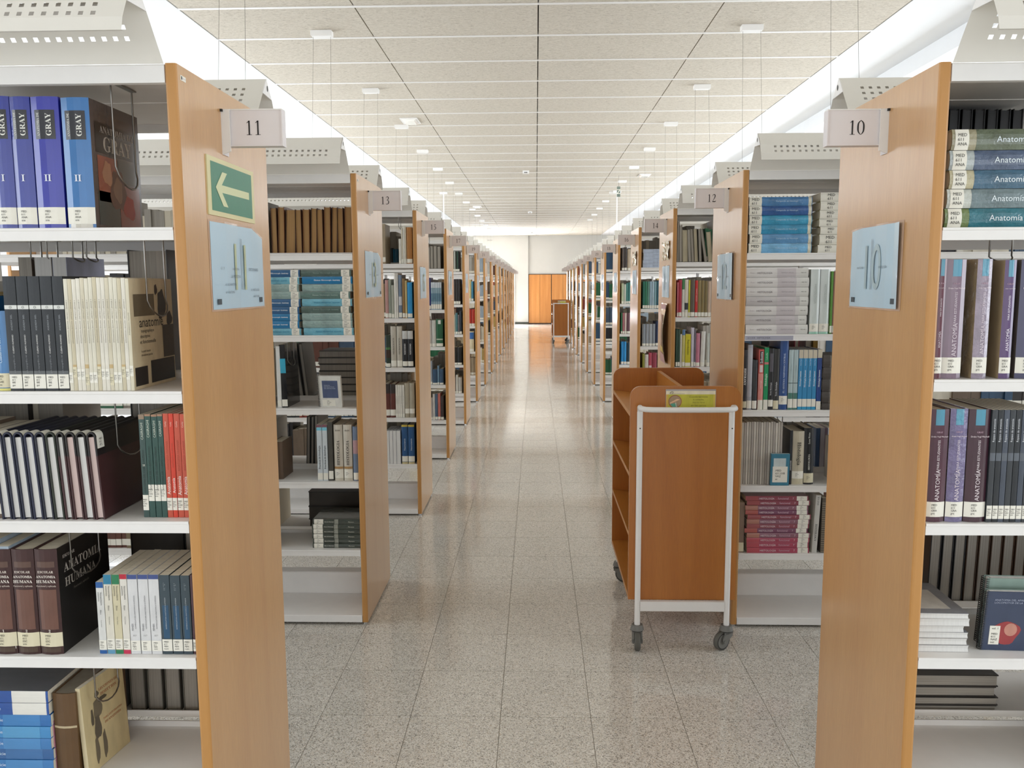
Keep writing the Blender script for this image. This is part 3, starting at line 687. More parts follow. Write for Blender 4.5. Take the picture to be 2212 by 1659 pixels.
rd = [ST(c, d_, hard=0, call=(.07, .19), ct=CT('CAN', 'ana'), txt=[('Anatomía', .31, .22, 'F4EDE6', '', .62), ('Canby', .90, .07, 'F0C8B8', '', .4), ('ANATOMIA HUMANA', .60, .3, 'A84A30', '', .4)])
      for c, d_ in (('C4553F', 'orange-red anatomy paperback'), ('D2402A', 'bright red anatomy paperback'))]
row(11, 2, [(311, 323.5, 896, gr[1]), (324, 337, 895, gr[0]), (338, 350.5, 896, gr[0]), (351, 362.5, 895, gr[0]), (363, 374.5, 894, rd[0]), (375, 385, 894, rd[1]), (386, 398.5, 894, rd[0]), (399, 411, 895, rd[0])], dep=.19, off=.035)
# fourth shelf
es = dict(hard=1, k=0, bands=[(.83, .885, '5A4238', .12), (.24, .62, '6A483C', .12), (.02, .065, '4C3A2E', .1)], call=(.075, .21), aged=1, ct=CT('ESC', 'ana'))
def esc(v, desc, **kk):
    return ST('3A1C1A', desc, txt=[('ESCOLAR', .79, .022, 'D9CFC4', 'SH'), ('ANATOMIA', .745, .035, 'EDE6DC', 'SH'), ('HUMANA', .70, .035, 'EDE6DC', 'SH'), ('Funcional y aplicada', .655, .03, 'D0C4B8', 'H'), (v, .227, .025, 'EDE6DC', 'SH')], **es, **kk)
row(11, 3, [(-64, -14, 1188, esc('1', 'dark maroon anatomy volume 1 at the frame edge')), (-13, 37, 1188, esc('1', 'dark maroon anatomy volume 1')), (38, 86, 1188, esc('2', 'dark maroon anatomy volume 2 between two others')),
            (87, 136, 1188, esc('2', 'dark maroon anatomy volume 2 showing its black cover', rc='15110F',
             rart=[('ESCOLAR', .22, .90, .22, .03, 'B8B0A8', True), ('ANATOMIA', .48, .79, .74, .085, 'B0A89E', True), ('HUMANA', .42, .65, .62, .085, 'B0A89E', True), ('Funcional y aplicada', .42, .55, .6, .03, '8C847A', False)]))], dep=.24)
def pc(a, b_, desc, t1, c='D8D3C4', e=.12): return ST(c, desc, hard=0, bands=[(1-e, 1, a), (0, .05, b_)], call=(.06, .19), ct=CT('FON', 'nom'), txt=[(t1, .77, .18, '26262A', 'D', .6), ('Eliseo', .58, .06, '4A4A4A', 'D', .25), ('Feneis Dauber', .42, .1, '3A3A3A', 'D', .25)])
wh = ST('D3D3D3', 'pale grey nomenclature book with blue head', hard=0, bands=[(.945, 1, '3F4F86')], call=(.04, .17), ct=CT('FEN', 'nom'), txt=[('NOMENCLATURA ANATOMICA ILUSTRADA', .53, .42, '55555A', '', .24, .12), ('FENEIS', .34, .09, '55555A', '', .22, -.2), ('11.ª', .235, .02, '3A3A3A', 'H')])
sl = ST('39474F', 'slate blue nomenclature volume', hard=0, bands=[(.2, .62, '2A506E', .2)], call=(.04, .19), ct=CT('FEN', 'nom'), txt=[('NOMENCLATURA ANATOMICA ILUSTRADA', .52, .4, 'B8C0C4', '', .24), ('11.ª 5.ª', .86, .09, '9AA2A6', '', .2)])
row(11, 3, [(216, 232, 1258, pc('255A9A', '255A9A', 'small white prometheus-blue banded booklet'.replace('prometheus-', ''), 'Nomenclatura\nanatómica', 'D4D4D0', .08)), (233, 250, 1242, pc('2D7C9C', '5E94B4', 'cream booklet with teal head', 'Nomenclatura\nanatómica')),
            (251, 267, 1242, pc('2B7A52', '2B7A52', 'cream booklet with green head', 'Nomenclatura\nanatómica', 'CFC6A6')), (268, 283, 1241, pc('B8283C', 'C23050', 'white booklet with red head', 'Nomenclatura\nanatómica', 'DAD6CC', .06)),
            (284, 305, 1242, wh), (306.5, 328, 1242, wh), (329, 351, 1242, wh), (352, 374, 1243, sl), (375, 396.5, 1244, sl), (397.5, 417, 1244, sl), (418, 429, 1243, ST('4A2E34', 'thin maroon volume', call=(.04, .19), ct=CT('FEN', 'nom')))], dep=.19, off=.02, extra='right group, ')
# fifth shelf: blue pile, brown volume, leaning cream booklet
bs = [ST(c, d_, hard=0, k=1, bands=[(.66, .98, 'E2E0D8')] if lab else [(.55, .9, c2)], lc='57585C' if lab else c, txt=[('Anatomía de superficie', .35, .4, 'C8DCF0', '', .4)]) for c, c2, d_, lab in
      (('1F4F9C', '', 'dark blue volume with long white label', 1), ('2B6CAE', '3C7FBC', 'bright blue volume', 0), ('4088C0', '5499C8', 'light blue volume', 0), ('3A78B4', '4A88C0', 'mid blue volume', 0), ('2D5E96', '3A6EA6', 'dull blue volume', 0))]
stack(11, 4, -110, 117, [1481, 1507, 1533, 1558, 1583, 1607, 1630, 1653, 1675], [bs[0], bs[0], bs[1], bs[2], bs[3], bs[4], bs[3], bs[2]], dep=.26, jit=1)
z5 = levels(11)[4]; Yp = Y0[11]+.02
bx0, bx1 = PX(124, Yp, z5), PX(172, Yp, z5)
place((bx0+bx1)/2, Yp, z5+.0005, bx1-bx0, atY(150, 1500, Yp).z-z5, .25, ST('5E4428', 'brown volume tied with pale string', bands=[(.60, .625, 'B8A888')], pg='8A8274'), 'thick brown volume tied with pale string beside the blue pile, fifth shelf, bookcase eleven', 'books on the fifth shelf of bookcase eleven')
px0, px1 = PX(103, Yp, z5), PX(122, Yp, z5)
place((px0+px1)/2, Yp+.004, z5+.0005, px1-px0, atY(110, 1560, Yp).z-z5, .2, ST('B77C8C', 'dusty pink book', hard=0, bands=[(.3, .33, '8A5A68'), (.7, .74, 'C898A4')]), 'dusty pink worn book squeezed beside the blue pile, fifth shelf, bookcase eleven', 'books on the fifth shelf of bookcase eleven')
crm = ST('CDBF9C', 'cream booklet', hard=0, rc='C9B98E', rart=[('LECCIONES DE', .62, .85, .45, .035, 'B0744E', True), ('DISECCION', .62, .79, .45, .035, 'B0744E', True), ('PARA ESTUDIANTES', .66, .50, .45, .03, 'B0744E', True), ('DE ANATOMIA', .66, .45, .4, .03, 'B0744E', True)],
         rblob=[(.34, .82, .05, .035, '5E5648', 2), (.33, .66, .10, .12, '746A56', 2), (.30, .46, .075, .14, '5E5648', 3), (.24, .22, .045, .16, '6A604E', 2), (.42, .22, .045, .16, '6A604E', 2), (.2, .6, .03, .1, '5A5244', 3), (.46, .74, .10, .025, '5A5244', 3)])
place(PX(188, Yp+.01, z5), Yp+.012, z5+.0005, .0125, .232, .165, crm, 'thin cream booklet with brown figure drawing, leaning out of fifth shelf, bookcase eleven', 'books on the fifth shelf of bookcase eleven', lean=-.05, yaw=-.14)
# far row of bookcase eleven seen through the gaps
gv = ST('6E6A62', 'grey volume with pages facing out', pg=PAGEG.name, rev=1); dk = ST('1B1A1C', 'black binder back', pg=PAGEG.name, rev=1)
wv = ST('B9B4AC', 'light grey file box', hard=0, pg=PAGEW.name, rev=1); lv_ = ST('A8AEC8', 'lilac grey file', hard=0, pg=PAGEW.name, rev=1)
row(11, 1, [(58, 86, 556, ST('6E6052', 'brown grey file', hard=0, pg=PAGEG.name, rev=1)), (92, 128, 556, wv), (130, 160, 556, lv_), (290, 375, 540, dk)], dep=.2, off=.36, extra='rear row, ')
row(11, 2, [(-20, 75, 862, dk), (292, 398, 862, dk)], dep=.2, off=.36, extra='rear row, ')
row(11, 3, [(290, 404, 1150, ST('1A1512', 'large black volume', pg='2A231C', rev=1)), (406, 440, 1150, dk)], dep=.2, off=.36, extra='rear row, ')
row(11, 4, [(240, 268, 1430, gv), (284, 316, 1430, gv), (322, 354, 1432, gv), (360, 392, 1432, gv), (398, 430, 1432, gv)], dep=.2, off=.36, extra='rear row, ')

# ---- bookcase thirteen
br = [ST(c, d_, pg=PAGEB.name, rev=1) for c, d_ in (('5A3418', 'brown volume with ochre page edges'), ('7A4A22', 'tan volume with yellowed page edges'), ('43280F', 'dark brown volume with ochre page edges'))]
xs = [588, 602, 617, 640, 655, 671, 686, 701, 716, 730, 745, 762, 778]
row(13, 0, [(xs[i], xs[i+1]-1.5, 449+R.uniform(-3, 5), br[i % 3], .02*(i % 3)) for i in range(12)], dep=.2, off=.345)
def hm(c, d_, k=2, tc='E8F0F4'): return ST(c, d_, k=k, call=(.80, .965), ct=CT2('HUM', 'hum'), ctv=1, txt=[('Human Microscopic Anatomy', .5, .52, tc, 'S', .5)])
hA = hm('1F78AA', 'bright blue wrapped hardback', 1); hB = hm('5E7A74', 'green grey wrapped hardback', 2, '9AB0A8'); hC = hm('8FA8A4', 'pale grey green wrapped hardback', 2, 'A8BCB8'); hD = hm('50655F', 'dull dark wrapped hardback', 2, '7F938C'); hE = hm('6FB0C4', 'shiny light blue wrapped hardback', 2, '2F7F9F')
yl = [280+v/3.607 for v in (1077, 1130, 1189, 1247, 1304, 1362, 1415, 1471, 1531, 1588)]
stack(13, 1, 654, 761, yl, [hD, hA, hC, hB, hE, hD, hC, hC, hE], dep=.2, where='right ', jit=2.5)
yl2 = [280+v/3.607 for v in (1077, 1134, 1190, 1248, 1306, 1366, 1420, 1475, 1535, 1588)]
hF = hm('2C5F8C', 'dark blue hardback', 1)
stack(13, 1, 548, 649, yl2, [hF, hE, hC, hC, hF, hF, hA, hA, hE], dep=.2, where='left ', jit=3)
bk = ST('16181C', 'black textbook with a cyan block on its spine', k=1, hard=0, bands=[(.55, .78, '38A8C8')], call=(.02, .13), d=.2)
row(13, 2, [(600, 609, 748, ST('D8D8D4', 'thin white journal', hard=0, call=(.02, .12))), (610, 622, 745, bk, -.02)], dep=.2, off=.03)
gs = ST('5C5A56', 'grey leaning volume', pg=PAGEG.name, rev=1)
row(13, 2, [(648, 657, 742, gs, -.13), (660, 668, 742, gs, -.10)], dep=.2, off=.345, extra='rear row, ')
stack(13, 2, 690, 800, [742, 757, 771, 786, 800, 815, 830, 845], [ST('4A4640', 'grey paged volume in a rear stack', pg=PAGEG.name, rev=1, hard=1)], dep=.22, off=.345, where='rear ', jit=2)
def spiral_book(nm, label, cat, loc, rot, w, h, t, cov, back, n, group, art):
    T = thing(nm, label, cat, loc, rot, group)
    b = MB(); b.box((0, 0, 0), (w, .0012, h), cm(cov)); art(b, w, h); link('front_cover', b.mesh('front_cover'), T)
    b = MB(); b.box((.004, .0014, .002), (w-.002, t, h-.002), PAGEW); link('page_block', b.mesh('page_block'), T)
    b = MB(); b.box((0, t+.0002, 0), (w, t+.0014, h), cm(back)); link('back_cover', b.mesh('back_cover'), T)
    b = MB()
    for k in range(n):
        z = h*(k+.5)/n; r = t*.62
        b.tube([(-.0+r*cos(a)*.9, t/2+r*sin(a), z) for a in [2*pi*j/8 for j in range(9)]], .0011, WIRE if n < 30 else DARKRUB, 4)
    o = link('spiral_binding', b.mesh('spiral_binding'), T); o['kind'] = 'stuff'
    return T
def art1(b, w, h):
    b.box((w*.16, -.0004, h*.30), (w*.86, 0, h*.86), cm('4E5A7A'))
    put_text(b, 'MANUAL\nDE PRACTICAS\nDE HISTOLOGIA', (w*.5, -.0009, h*.66), (1, 0, 0), (0, 0, 1), cm('B8BECC'), w=w*.5)
    b.box((w*.12, -.0004, h*.04), (w*.7, 0, h*.24), LABELW); put_text(b, CT2('MAN', 'man'), (w*.42, -.0009, h*.14), (1, 0, 0), (0, 0, 1), BLACK, h=h*.15)
z = levels(13)[2]; q = atY(690, 878, Y0[13]+.05)
spiral_book('notebook', 'small spiral bound manual with blue title panel standing on third shelf of bookcase thirteen', 'notebook', (PX(692, Y0[13]+.05, z), Y0[13]+.05, z), (.16, 0, -.06), .105, .148, .016, 'D6D5CE', 'C8C6BE', 22, 'spiral notebooks', art1)
pr = ST('C8D0D4', 'slim white practice book with cyan and red head', hard=0, bands=[(.90, 1, '7CC4D8'), (.955, 1, 'C83A4A')], call=(.02, .14), txt=[('Prácticas de histología', .42, .42, '2A2E36', 'S', .55)])
hi = ST('C9C2B4', 'cream hardback HISTOLOGIA volume', bands=[(.215, .255, 'A88250'), (.0, .215, 'D0CABA')], call=(.05, .20), ct=CT2('HAM', 'his'), txt=[('HISTOLOGIA', .50, .44, '2A2622', 'S', .38), ('HAM', .90, .025, '4A443C', 'SH')])
row(13, 3, [(687, 698, 918, pr), (699, 709.5, 918, pr), (711, 721, 912, ST('4C4A44', 'thin worn dark book', hard=0, call=(.03, .17))), (723, 742, 918, hi), (743.5, 762, 918, hi), (764, 776, 922, ST('6C7C94', 'blue and pink spined book', bands=[(.5, .75, 'B08C90')], call=(.02, .15)))], dep=.19, off=.03)
gl = ST('2E2E2C', 'tall dark grey leaning volume', pg=PAGEG.name, rev=1)
row(13, 3, [(662, 670, 900, gl, .04), (671, 678, 900, gl, .04), (679, 687, 898, gl, .03)], dep=.21, off=.345, extra='rear row, ')
row(13, 3, [(590, 612, 955, ST('5A4430', 'short plain brown book', hard=1))], dep=.16, off=.06, extra='left end, ')
di = ST('3C443C', 'dark wrapped histology atlas', k=2, bands=[(.45, .53, '9A9C90')], call=(.03, .22), ct=CT2('DIF', 'atl'), ctv=1, txt=[('Atlas de Histología', .34, .2, 'D8D8CC', 'S', .42), ('Mariano', .8, .12, 'B8B8AC', '', .3)])
stack(13, 4, 676, 784, [1119, 1130, 1140.5, 1151, 1161, 1171, 1181], [di], dep=.2, off=.03, where='front ', jit=2)
stack(13, 4, 668, 800, [1048, 1080, 1108, 1128], [ST('1E1812', 'big dark volume', pg='3A332B', rev=1)], dep=.22, off=.345, where='rear ', jit=2)

# ---- bookcase fifteen
Z = lambda c, d_, **k: ST(c, d_, call=k.pop('call', (.02, .13)), **k)
row(15, 0, [(862, 867, 516, Z('D9D6CC', 'thin white book', hard=0)), (867.5, 871, 493, Z('CFC7B4', 'slim cream book', hard=0)), (871.5, 875, 490, Z('E0DDD2', 'slim white book', hard=0)), (875.5, 878, 490, Z('D6CDB8', 'slim ivory book', hard=0)), (878.5, 891, 491, Z('A9702E', 'tan orange hardback'))], dep=.2)
row(15, 0, [(832, 838, 540, ST('9A8C78', 'beige book')), (838, 849, 536, ST('2C2F30', 'black book')), (849, 860, 538, ST('2F7396', 'teal book'))], dep=.16, off=.33, extra='rear row, ')
row(15, 1, [(833, 840, 605, Z('B98C86', 'dusty pink book')), (840.5, 846, 604, Z('8C9286', 'grey green neurology book')), (846.5, 852, 616, Z('A4A698', 'pale green book')), (852.5, 857, 590, Z('E2DED6', 'tall white book')), (857.5, 861, 590, Z('DAD6CE', 'tall ivory book')), (862, 869, 594, Z('6E7C90', 'blue and white striped book', bands=[(.3, .5, 'C8C8CC')])), (870, 875.5, 602, Z('8C6A3A', 'ochre book')), (876, 880, 606, Z('C8B47A', 'yellow edged book')), (880.5, 891, 610, Z('1E90CC', 'vivid blue book', bands=[(0, .03, '2F7FA8')]))], dep=.19)
nc = Z('BDB6A8', 'grey NEUROCIENCIA volume', call=(.03, .17), txt=[('NEUROCIENCIA', .52, .4, '5A544A', 'S', .3)])
nb = Z('16171B', 'black neurology volume with pale photograph head', call=(.04, .17), bands=[(.78, 1, 'C9C9C6')], txt=[('NERVIOSO', .5, .3, 'E6E6E6', 'S', .3)])
row(15, 2, [(833, 844, 724, Z('2A3A2C', 'dark green volume with brown panel', bands=[(.55, .62, '4C7A44'), (.3, .55, '3A2418')])), (845, 857, 705, nc), (858, 869.5, 705, nc), (870, 881, 715, nb), (881.5, 893, 715, nb)], dep=.19)
mr_ = Z('5E2A20', 'maroon volume with dark head', bands=[(.72, 1, '2E2420')], call=(.06, .24))
w4 = Z('DDD9CE', 'slim white textbook', hard=0, call=(.02, .12), txt=[('Gestión Competente Sanidad', .55, .6, '5A5248', '', .3)])
bg_ = Z('A9A08C', 'beige volume', call=(.12, .26))
row(15, 3, [(832, 843, 830, mr_), (843.5, 855, 830, mr_), (855.5, 860, 832, w4), (860.3, 864.8, 832, w4), (865, 869.5, 832, w4), (870, 874.5, 832, w4), (875, 885, 828, bg_), (885.5, 896, 828, bg_)], dep=.19)
we = ST('D2D2D6', 'white volume with fore edge facing out', hard=0, pg=PAGEW.name, rev=1)
bb = Z('1D4E7E', 'deep blue volume with yellow head', bands=[(.95, 1, 'C8B040'), (0, .05, 'C8B98A')], call=(.06, .2), txt=[('Neurociencia', .5, .3, 'D0DCE8', '', .3)])
row(15, 4, [(835, 842, 931, we), (842.5, 849.5, 931, we), (850, 857, 931, we), (857.5, 866, 931, we), (868.5, 881.5, 918, bb), (882.5, 896, 918, bb)], dep=.2)
# ---- bookcase seventeen
row(17, 0, [(922, 929, 534, ST('7A746C', 'grey journal box', hard=0, pg=PAGEG.name, rev=1)), (929.5, 936, 531, gv), (936.5, 944, 531, gv), (944.5, 952, 532, gv)], dep=.2)
bj = Z('8CA6B4', 'light blue journal volume', hard=0, bands=[(.8, 1, 'CBD3DA'), (.3, .6, '5C7E92')], call=(.03, .2))
row(17, 1, [(926, 931, 600, Z('2A3470', 'navy volume'))]+[(931.5+i*4.6, 935.8+i*4.6, 610, bj) for i in range(5)], dep=.19)
row(17, 2, [(927, 933, 692, Z('B9B2AC', 'greyish pink volume')), (933.5, 942, 692, Z('C4C4BC', 'pale grey volume')), (942.5, 957, 690, Z('1F5C3C', 'green volume with white block', bands=[(.83, .97, 'D8DCD4', .3), (.25, .3, 'A8B8A4')]))], dep=.19)
row(17, 3, [(928, 934, 780, Z('9FA8B0', 'grey blue volume')), (934.5, 945, 798, Z('2C4A66', 'slate blue volume')), (945.5, 949, 790, Z('6C8CA4', 'slim pale blue book')), (949.5, 958, 797, Z('34506C', 'blue grey volume'))], dep=.19)
row(17, 4, [(930, 935, 860, Z('A8A09A', 'pale book', hard=0)), (935.5, 940, 851, Z('C9C5C0', 'white spined book', hard=0)), (940.5, 946, 851, Z('4C6078', 'blue headed book', hard=0)), (946.5, 952, 850, Z('B86A60', 'red headed book', hard=0)), (952.5, 959, 856, Z('3A2A26', 'dark brown volume'))], dep=.18)
# ---- bookcase 19
row(19, 0, [(972+i*3, 974.8+i*3, 543, Z(c, d_+' journal', hard=0)) for i, (c, d_) in enumerate((('B9C0A8', 'pale green'), ('D8D8D0', 'white'), ('1F2420', 'black'), ('C4C8BC', 'grey green'), ('1C221E', 'dark'), ('3C5848', 'green'), ('22262A', 'charcoal')))], dep=.18)
row(19, 1, [(976+i*4.8, 980.3+i*4.8, 603, Z('2A2422', 'dark brown bound periodical')) for i in range(4)], dep=.19)
row(19, 2, [(979, 984, 680, Z('A8B4A8', 'grey green book')), (984.5, 989, 676, Z('4C7A80', 'teal book')), (989.5, 993, 680, Z('6A6468', 'grey mauve book')), (993.5, 998, 672, Z('1C2A38', 'navy book'))], dep=.19)
row(19, 3, [(979, 988, 750, Z('1A1712', 'black boxed volume')), (988.5, 998, 750, Z('14120F', 'plain black volume'))], dep=.19)
row(19, 4, [(980, 985, 815, Z('8A8078', 'grey brown book')), (985.5, 990, 810, Z('C8C4BA', 'pale book')), (990.5, 998, 815, Z('B0ACA4', 'stone grey book'))], dep=.18)
# ---- bookcase 21
row(21, 1, [(1012, 1018, 604, Z('D8C88C', 'cream yellow book')), (1018.5, 1023, 608, Z('3F86A4', 'blue book'))], dep=.19)
row(21, 2, [(1013, 1019, 668, Z('B02A1E', 'red volume with white base', bands=[(0, .16, 'D8CCBC')])), (1019.5, 1026, 668, Z('B8301F', 'brick red volume', bands=[(0, .16, 'D8CCBC')]))], dep=.19)
row(21, 3, [(1014, 1024, 716, Z('D8CDAE', 'cream volume with blue head', bands=[(.62, .95, '3A6CAC')]))], dep=.19)

# ---- bookcase ten (right, nearest)
def sil(c, c2, d_): return ST(c, d_, k=2, bands=[(.16, .55, c2)], call=(.02, .11), ct='MED\n611\nANA', ctv=1, txt=[('Anatomía', .40, .22, 'DCE6EA', '', .5)])
stack(10, 0, 2044, 2372, [273, 319, 362, 403, 445, 487], [sil('9A9478', '5A6450', 'shiny plastic wrapped olive anatomy book'), sil('A8B0B0', '4A5A74', 'shiny plastic wrapped grey blue book'), sil('B8B090', '3A6078', 'shiny gold edged wrapped book'), sil('C0C4BC', '6A7C80', 'shiny pale wrapped book'), sil('6A7C4A', '1F6A78', 'green and teal wrapped anatomy book')], dep=.24, jit=4)
dr = ST('17181A', 'dark binder seen from behind', pg='2A2A2C', rev=1)
row(10, 0, [(2010+i*27, 2032+i*27, 236, dr, .0) for i in range(7)], dep=.2, off=.36, extra='rear row, ')
def pe(c, d_, k=1, lc='6F6250', tc='D8CCD4'):
    return ST(c, d_, k=k, lc=lc, bands=[(.86, 1, '4E8FA8', .28)], call=(.045, .18), ct=CT('GRA', 'gra'), txt=[('ANATOMÍA', .33, .28, tc, '', .34), ('PARA ESTUDIANTES', .60, .26, tc, '', .17), ('GRAY', .80, .014, 'B89AA8', 'SH'), ('Drake Vogl Mitchell', .76, .018, 'E8D8DC', 'H')])
row(10, 1, [(2002, 2033, 560, pe('5A1C30', 'maroon student anatomy volume beside the end panel', 1)), (2034, 2076, 561, pe('7A6474', 'mauve grey student anatomy volume', 1)), (2099, 2131, 560, pe('8A7C8C', 'shiny lilac grey student anatomy volume', 2, 'A08C6A')), (2157, 2182, 562, pe('4A2860', 'purple student anatomy volume', 1, 'A08C6A', 'F0E8F4')), (2193, 2242, 561, pe('322F54', 'navy student anatomy volume', 1, '6A6258'))], dep=.225, off=.014)
pe2 = pe('4A2234', 'wine red student anatomy volume', 1, '6A5A58', 'E0D4D8'); pe3 = pe('6A6088', 'glossy violet student anatomy volume', 2, '6A5A58'); pe4 = pe('402430', 'dark plum student anatomy volume', 1, '6A5A58', 'E0D4D8')
rp = [ST(c, d_, hard=0, call=(.03, .15), ct=CT('GRA', 'gra'), txt=[('Repaso de anatomía', .82, .30, 'D0D4D8', '', .5)], bands=[(.55, .62, '5A6068')]) for c, d_ in (('34383C', 'slim dark grey anatomy revision guide'), ('22262A', 'slim black anatomy revision guide'), ('454C58', 'slim slate anatomy revision guide'))]
row(10, 2, [(1998, 2040, 885, pe2), (2042, 2080, 884, pe3), (2082, 2128, 885, pe4)]+[(2129+i*12.8, 2141+i*12.8, 886, rp[i % 3]) for i in range(9)], dep=.2, off=.014)
rg = [ST(c, d_, pg=PAGEG.name, rev=1) for c, d_ in (('1E1E20', 'black bound volume with grey page edges'), ('46301E', 'brown bound volume with grey page edges'))]
row(10, 3, [(2000+i*26, 2024+i*26, 1150, rg[0 if i < 3 else 1], .02) for i in range(8)], dep=.2, off=.34, extra='rear row, ')
z4 = levels(10)[3]
def mag(i, x0, x1, zb, t, d_):
    Yp = Y0[10]+.03; b_ = PX(x1, Yp, z4); T = thing('magazine', f'{d_}, {ORD[i]} from bottom of the pile, fourth shelf, bookcase ten', 'magazine', (b_, Yp+R.uniform(0, .008), zb), (0, 0, R.uniform(-.02, .0)), 'white magazines piled on the fourth shelf of bookcase ten')
    w = b_-XR-.004; b = MB(); b.box((-w, 0, 0), (0, .21, .0008), cm('B8B6B4')); b.box((-w, 0, t-.0008), (0, .21, t), cm(['A9A9AA', 'C9C6C2', '8C8E94'][i % 3]))
    b.box((-w+.012, .03, t), (-.03, .16, t+.0002), cm('D0CEC8')); link('cover', b.mesh('cover'), T)
    b = MB(); b.ext([(0.0004, .0009), (.0030, t/2), (0.0004, t-.0009), (.2095, t-.0009), (.2095, .0009)], -w+.001, -.0005, PAGEW); link('page_block', b.mesh('page_block'), T)
zb = z4+.0003
for i, (x1, t) in enumerate(((2094, .0175), (2090, .0165), (2092, .015), (2082, .0165), (2092, .019), (2088, .014))): mag(i, 1975, x1, zb, t, ['white stapled magazine', 'curled grey white magazine', 'glossy covered magazine'][i % 3]); zb += t+.0006
def art2(b, w, h):
    b.box((0, -.0003, 0), (w, 0, h), cm('34405A', 1))
    pts = [(w*.36+w*.2*cos(t)*(1+.2*sin(3*t)), -.0007, h*.30+h*.20*sin(t)) for t in [2*pi*i/20 for i in range(20)]]; b.poly(pts[::-1], cm('9A3E40'))
    pts = [(w*.42+w*.10*cos(t), -.0010, h*.36+h*.11*sin(t)) for t in [2*pi*i/16 for i in range(16)]]; b.poly(pts[::-1], cm('C08878'))
    b.box((w*.10, -.001, h*.10), (w*.26, -.0004, h*.42), LABELW); put_text(b, 'vol. 1\n\nMED\n611\nNAZ\nnet', (w*.18, -.0014, h*.26), (1, 0, 0), (0, 0, 1), BLACK, h=h*.27, w=w*.13)
    put_text(b, 'ANATOMIA DEL APARATO\nLOCOMOTOR DE LA', (w*.4, -.0012, h*.84), (1, 0, 0), (0, 0, 1), cm('A8B0C4'), w=w*.55)
Yq = Y0[10]+.05
spiral_book('notebook', 'spiral bound anatomy notebook with dark blue cover and red drawing, fourth shelf, bookcase ten', 'notebook', (PX(2118, Yq, z4), Yq, z4+.0005), (.10, 0, -.05), .155, .158, .013, '34405A', '7A8C84', 34, 'spiral notebooks', art2)
spiral_book('notebook', 'green backed spiral notebook standing behind the dark blue one, fourth shelf, bookcase ten', 'notebook', (PX(2112, Yq+.05, z4), Yq+.04, z4+.0005), (.10, 0, -.05), .150, .178, .018, '8FA49A', '7A8C84', 34, 'spiral notebooks', lambda b, w, h: b.box((w*.05, -.0003, h*.1), (w*.9, 0, h*.7), cm('6E8078')))
stack(10, 4, 1900, 2150, [1450, 1476, 1498, 1516, 1532], [ST('3A3632', 'lying volume with grey page edges', pg=PAGEG.name, rev=1, hard=1)], dep=.2, off=.345, where='rear ', jit=8)

# ---- bookcase twelve
def blp(c, d_): return ST(c, d_, k=2, bands=[(.94, .99, 'D8D4C0')], call=(.0, .20), ct='MED\n611', ctv=1, txt=[('Compendio de Histología', .6, .35, 'B8D4E8', '', .3)])
yb = [280+v/3.606 for v in (525, 597, 669, 743, 815, 888, 964)]
stack(12, 0, 1617, 1752, yb, [blp('4A7FB0', 'blue shiny wrapped histology book'), blp('2A5A98', 'deep blue wrapped histology book'), blp('3A9AC0', 'turquoise wrapped histology book'), blp('2F8FB8', 'teal blue wrapped histology book'), blp('5A92C0', 'light blue wrapped histology book'), blp('78B4DC', 'pale blue wrapped histology book')], dep=.2, where='blue ', jit=2)
def crp(c, d_): return ST(c, d_, k=1, bands=[(.36, .9, '3A4868')], call=(.0, .34), ct='MED\n611', ctv=1)
stack(12, 0, 1768, 1900, [280+v/3.606 for v in (492, 562, 632, 700, 760, 820, 902, 964)], [crp('B8AC84', 'cream and navy book'), crp('A49868', 'olive cream and navy book'), crp('C4BC98', 'pale cream and navy book')], dep=.2, where='cream ', jit=3)
wp = ST('D9D6D4', 'white HISTOLOGÍA textbook', k=1, bands=[(.50, .80, 'C9C2C5'), (.86, .99, 'D9D9D4')], txt=[('HISTOLOGÍA', .30, .24, '5A4C50', '', .34), ('MED HIS', .92, .08, '3A3A3A', '', .4), ('TEXTO Y ATLAS', .66, .2, '8A8288', '', .2), ('Ross', .1, .06, 'A8A0A4', '', .5)])
wp2 = dict(wp); wp2['desc'] = 'slightly greyer HISTOLOGÍA textbook'; wp2['c'] = 'C4C0C0'; wp2['key'] = 'wp2'
stack(12, 1, 1609, 1744, [280+v/3.606 for v in (1066, 1140, 1215, 1288, 1361, 1435, 1508, 1582)], [wp, wp, wp, wp2, wp, wp2, wp], dep=.2, where='white ', jit=2)
pu = ST('C4CCC8', 'pale green upright HISTOLOGÍA volume', k=1, bands=[(0, .03, '8CC0A8')], call=(.04, .16), ct=CT2('WEL', 'his'), txt=[('HISTOLOGIA', .62, .3, 'A4ACA8', 'D', .3)])
row(12, 1, [(1748, 1768, 582, pu), (1769, 1790, 582, pu), (1791, 1796, 586, Z('5A8C3A', 'thin bright green book', hard=0)), (1797, 1812, 586, Z('9A6A5A', 'brown book'))], dep=.19, extra='right group, ')
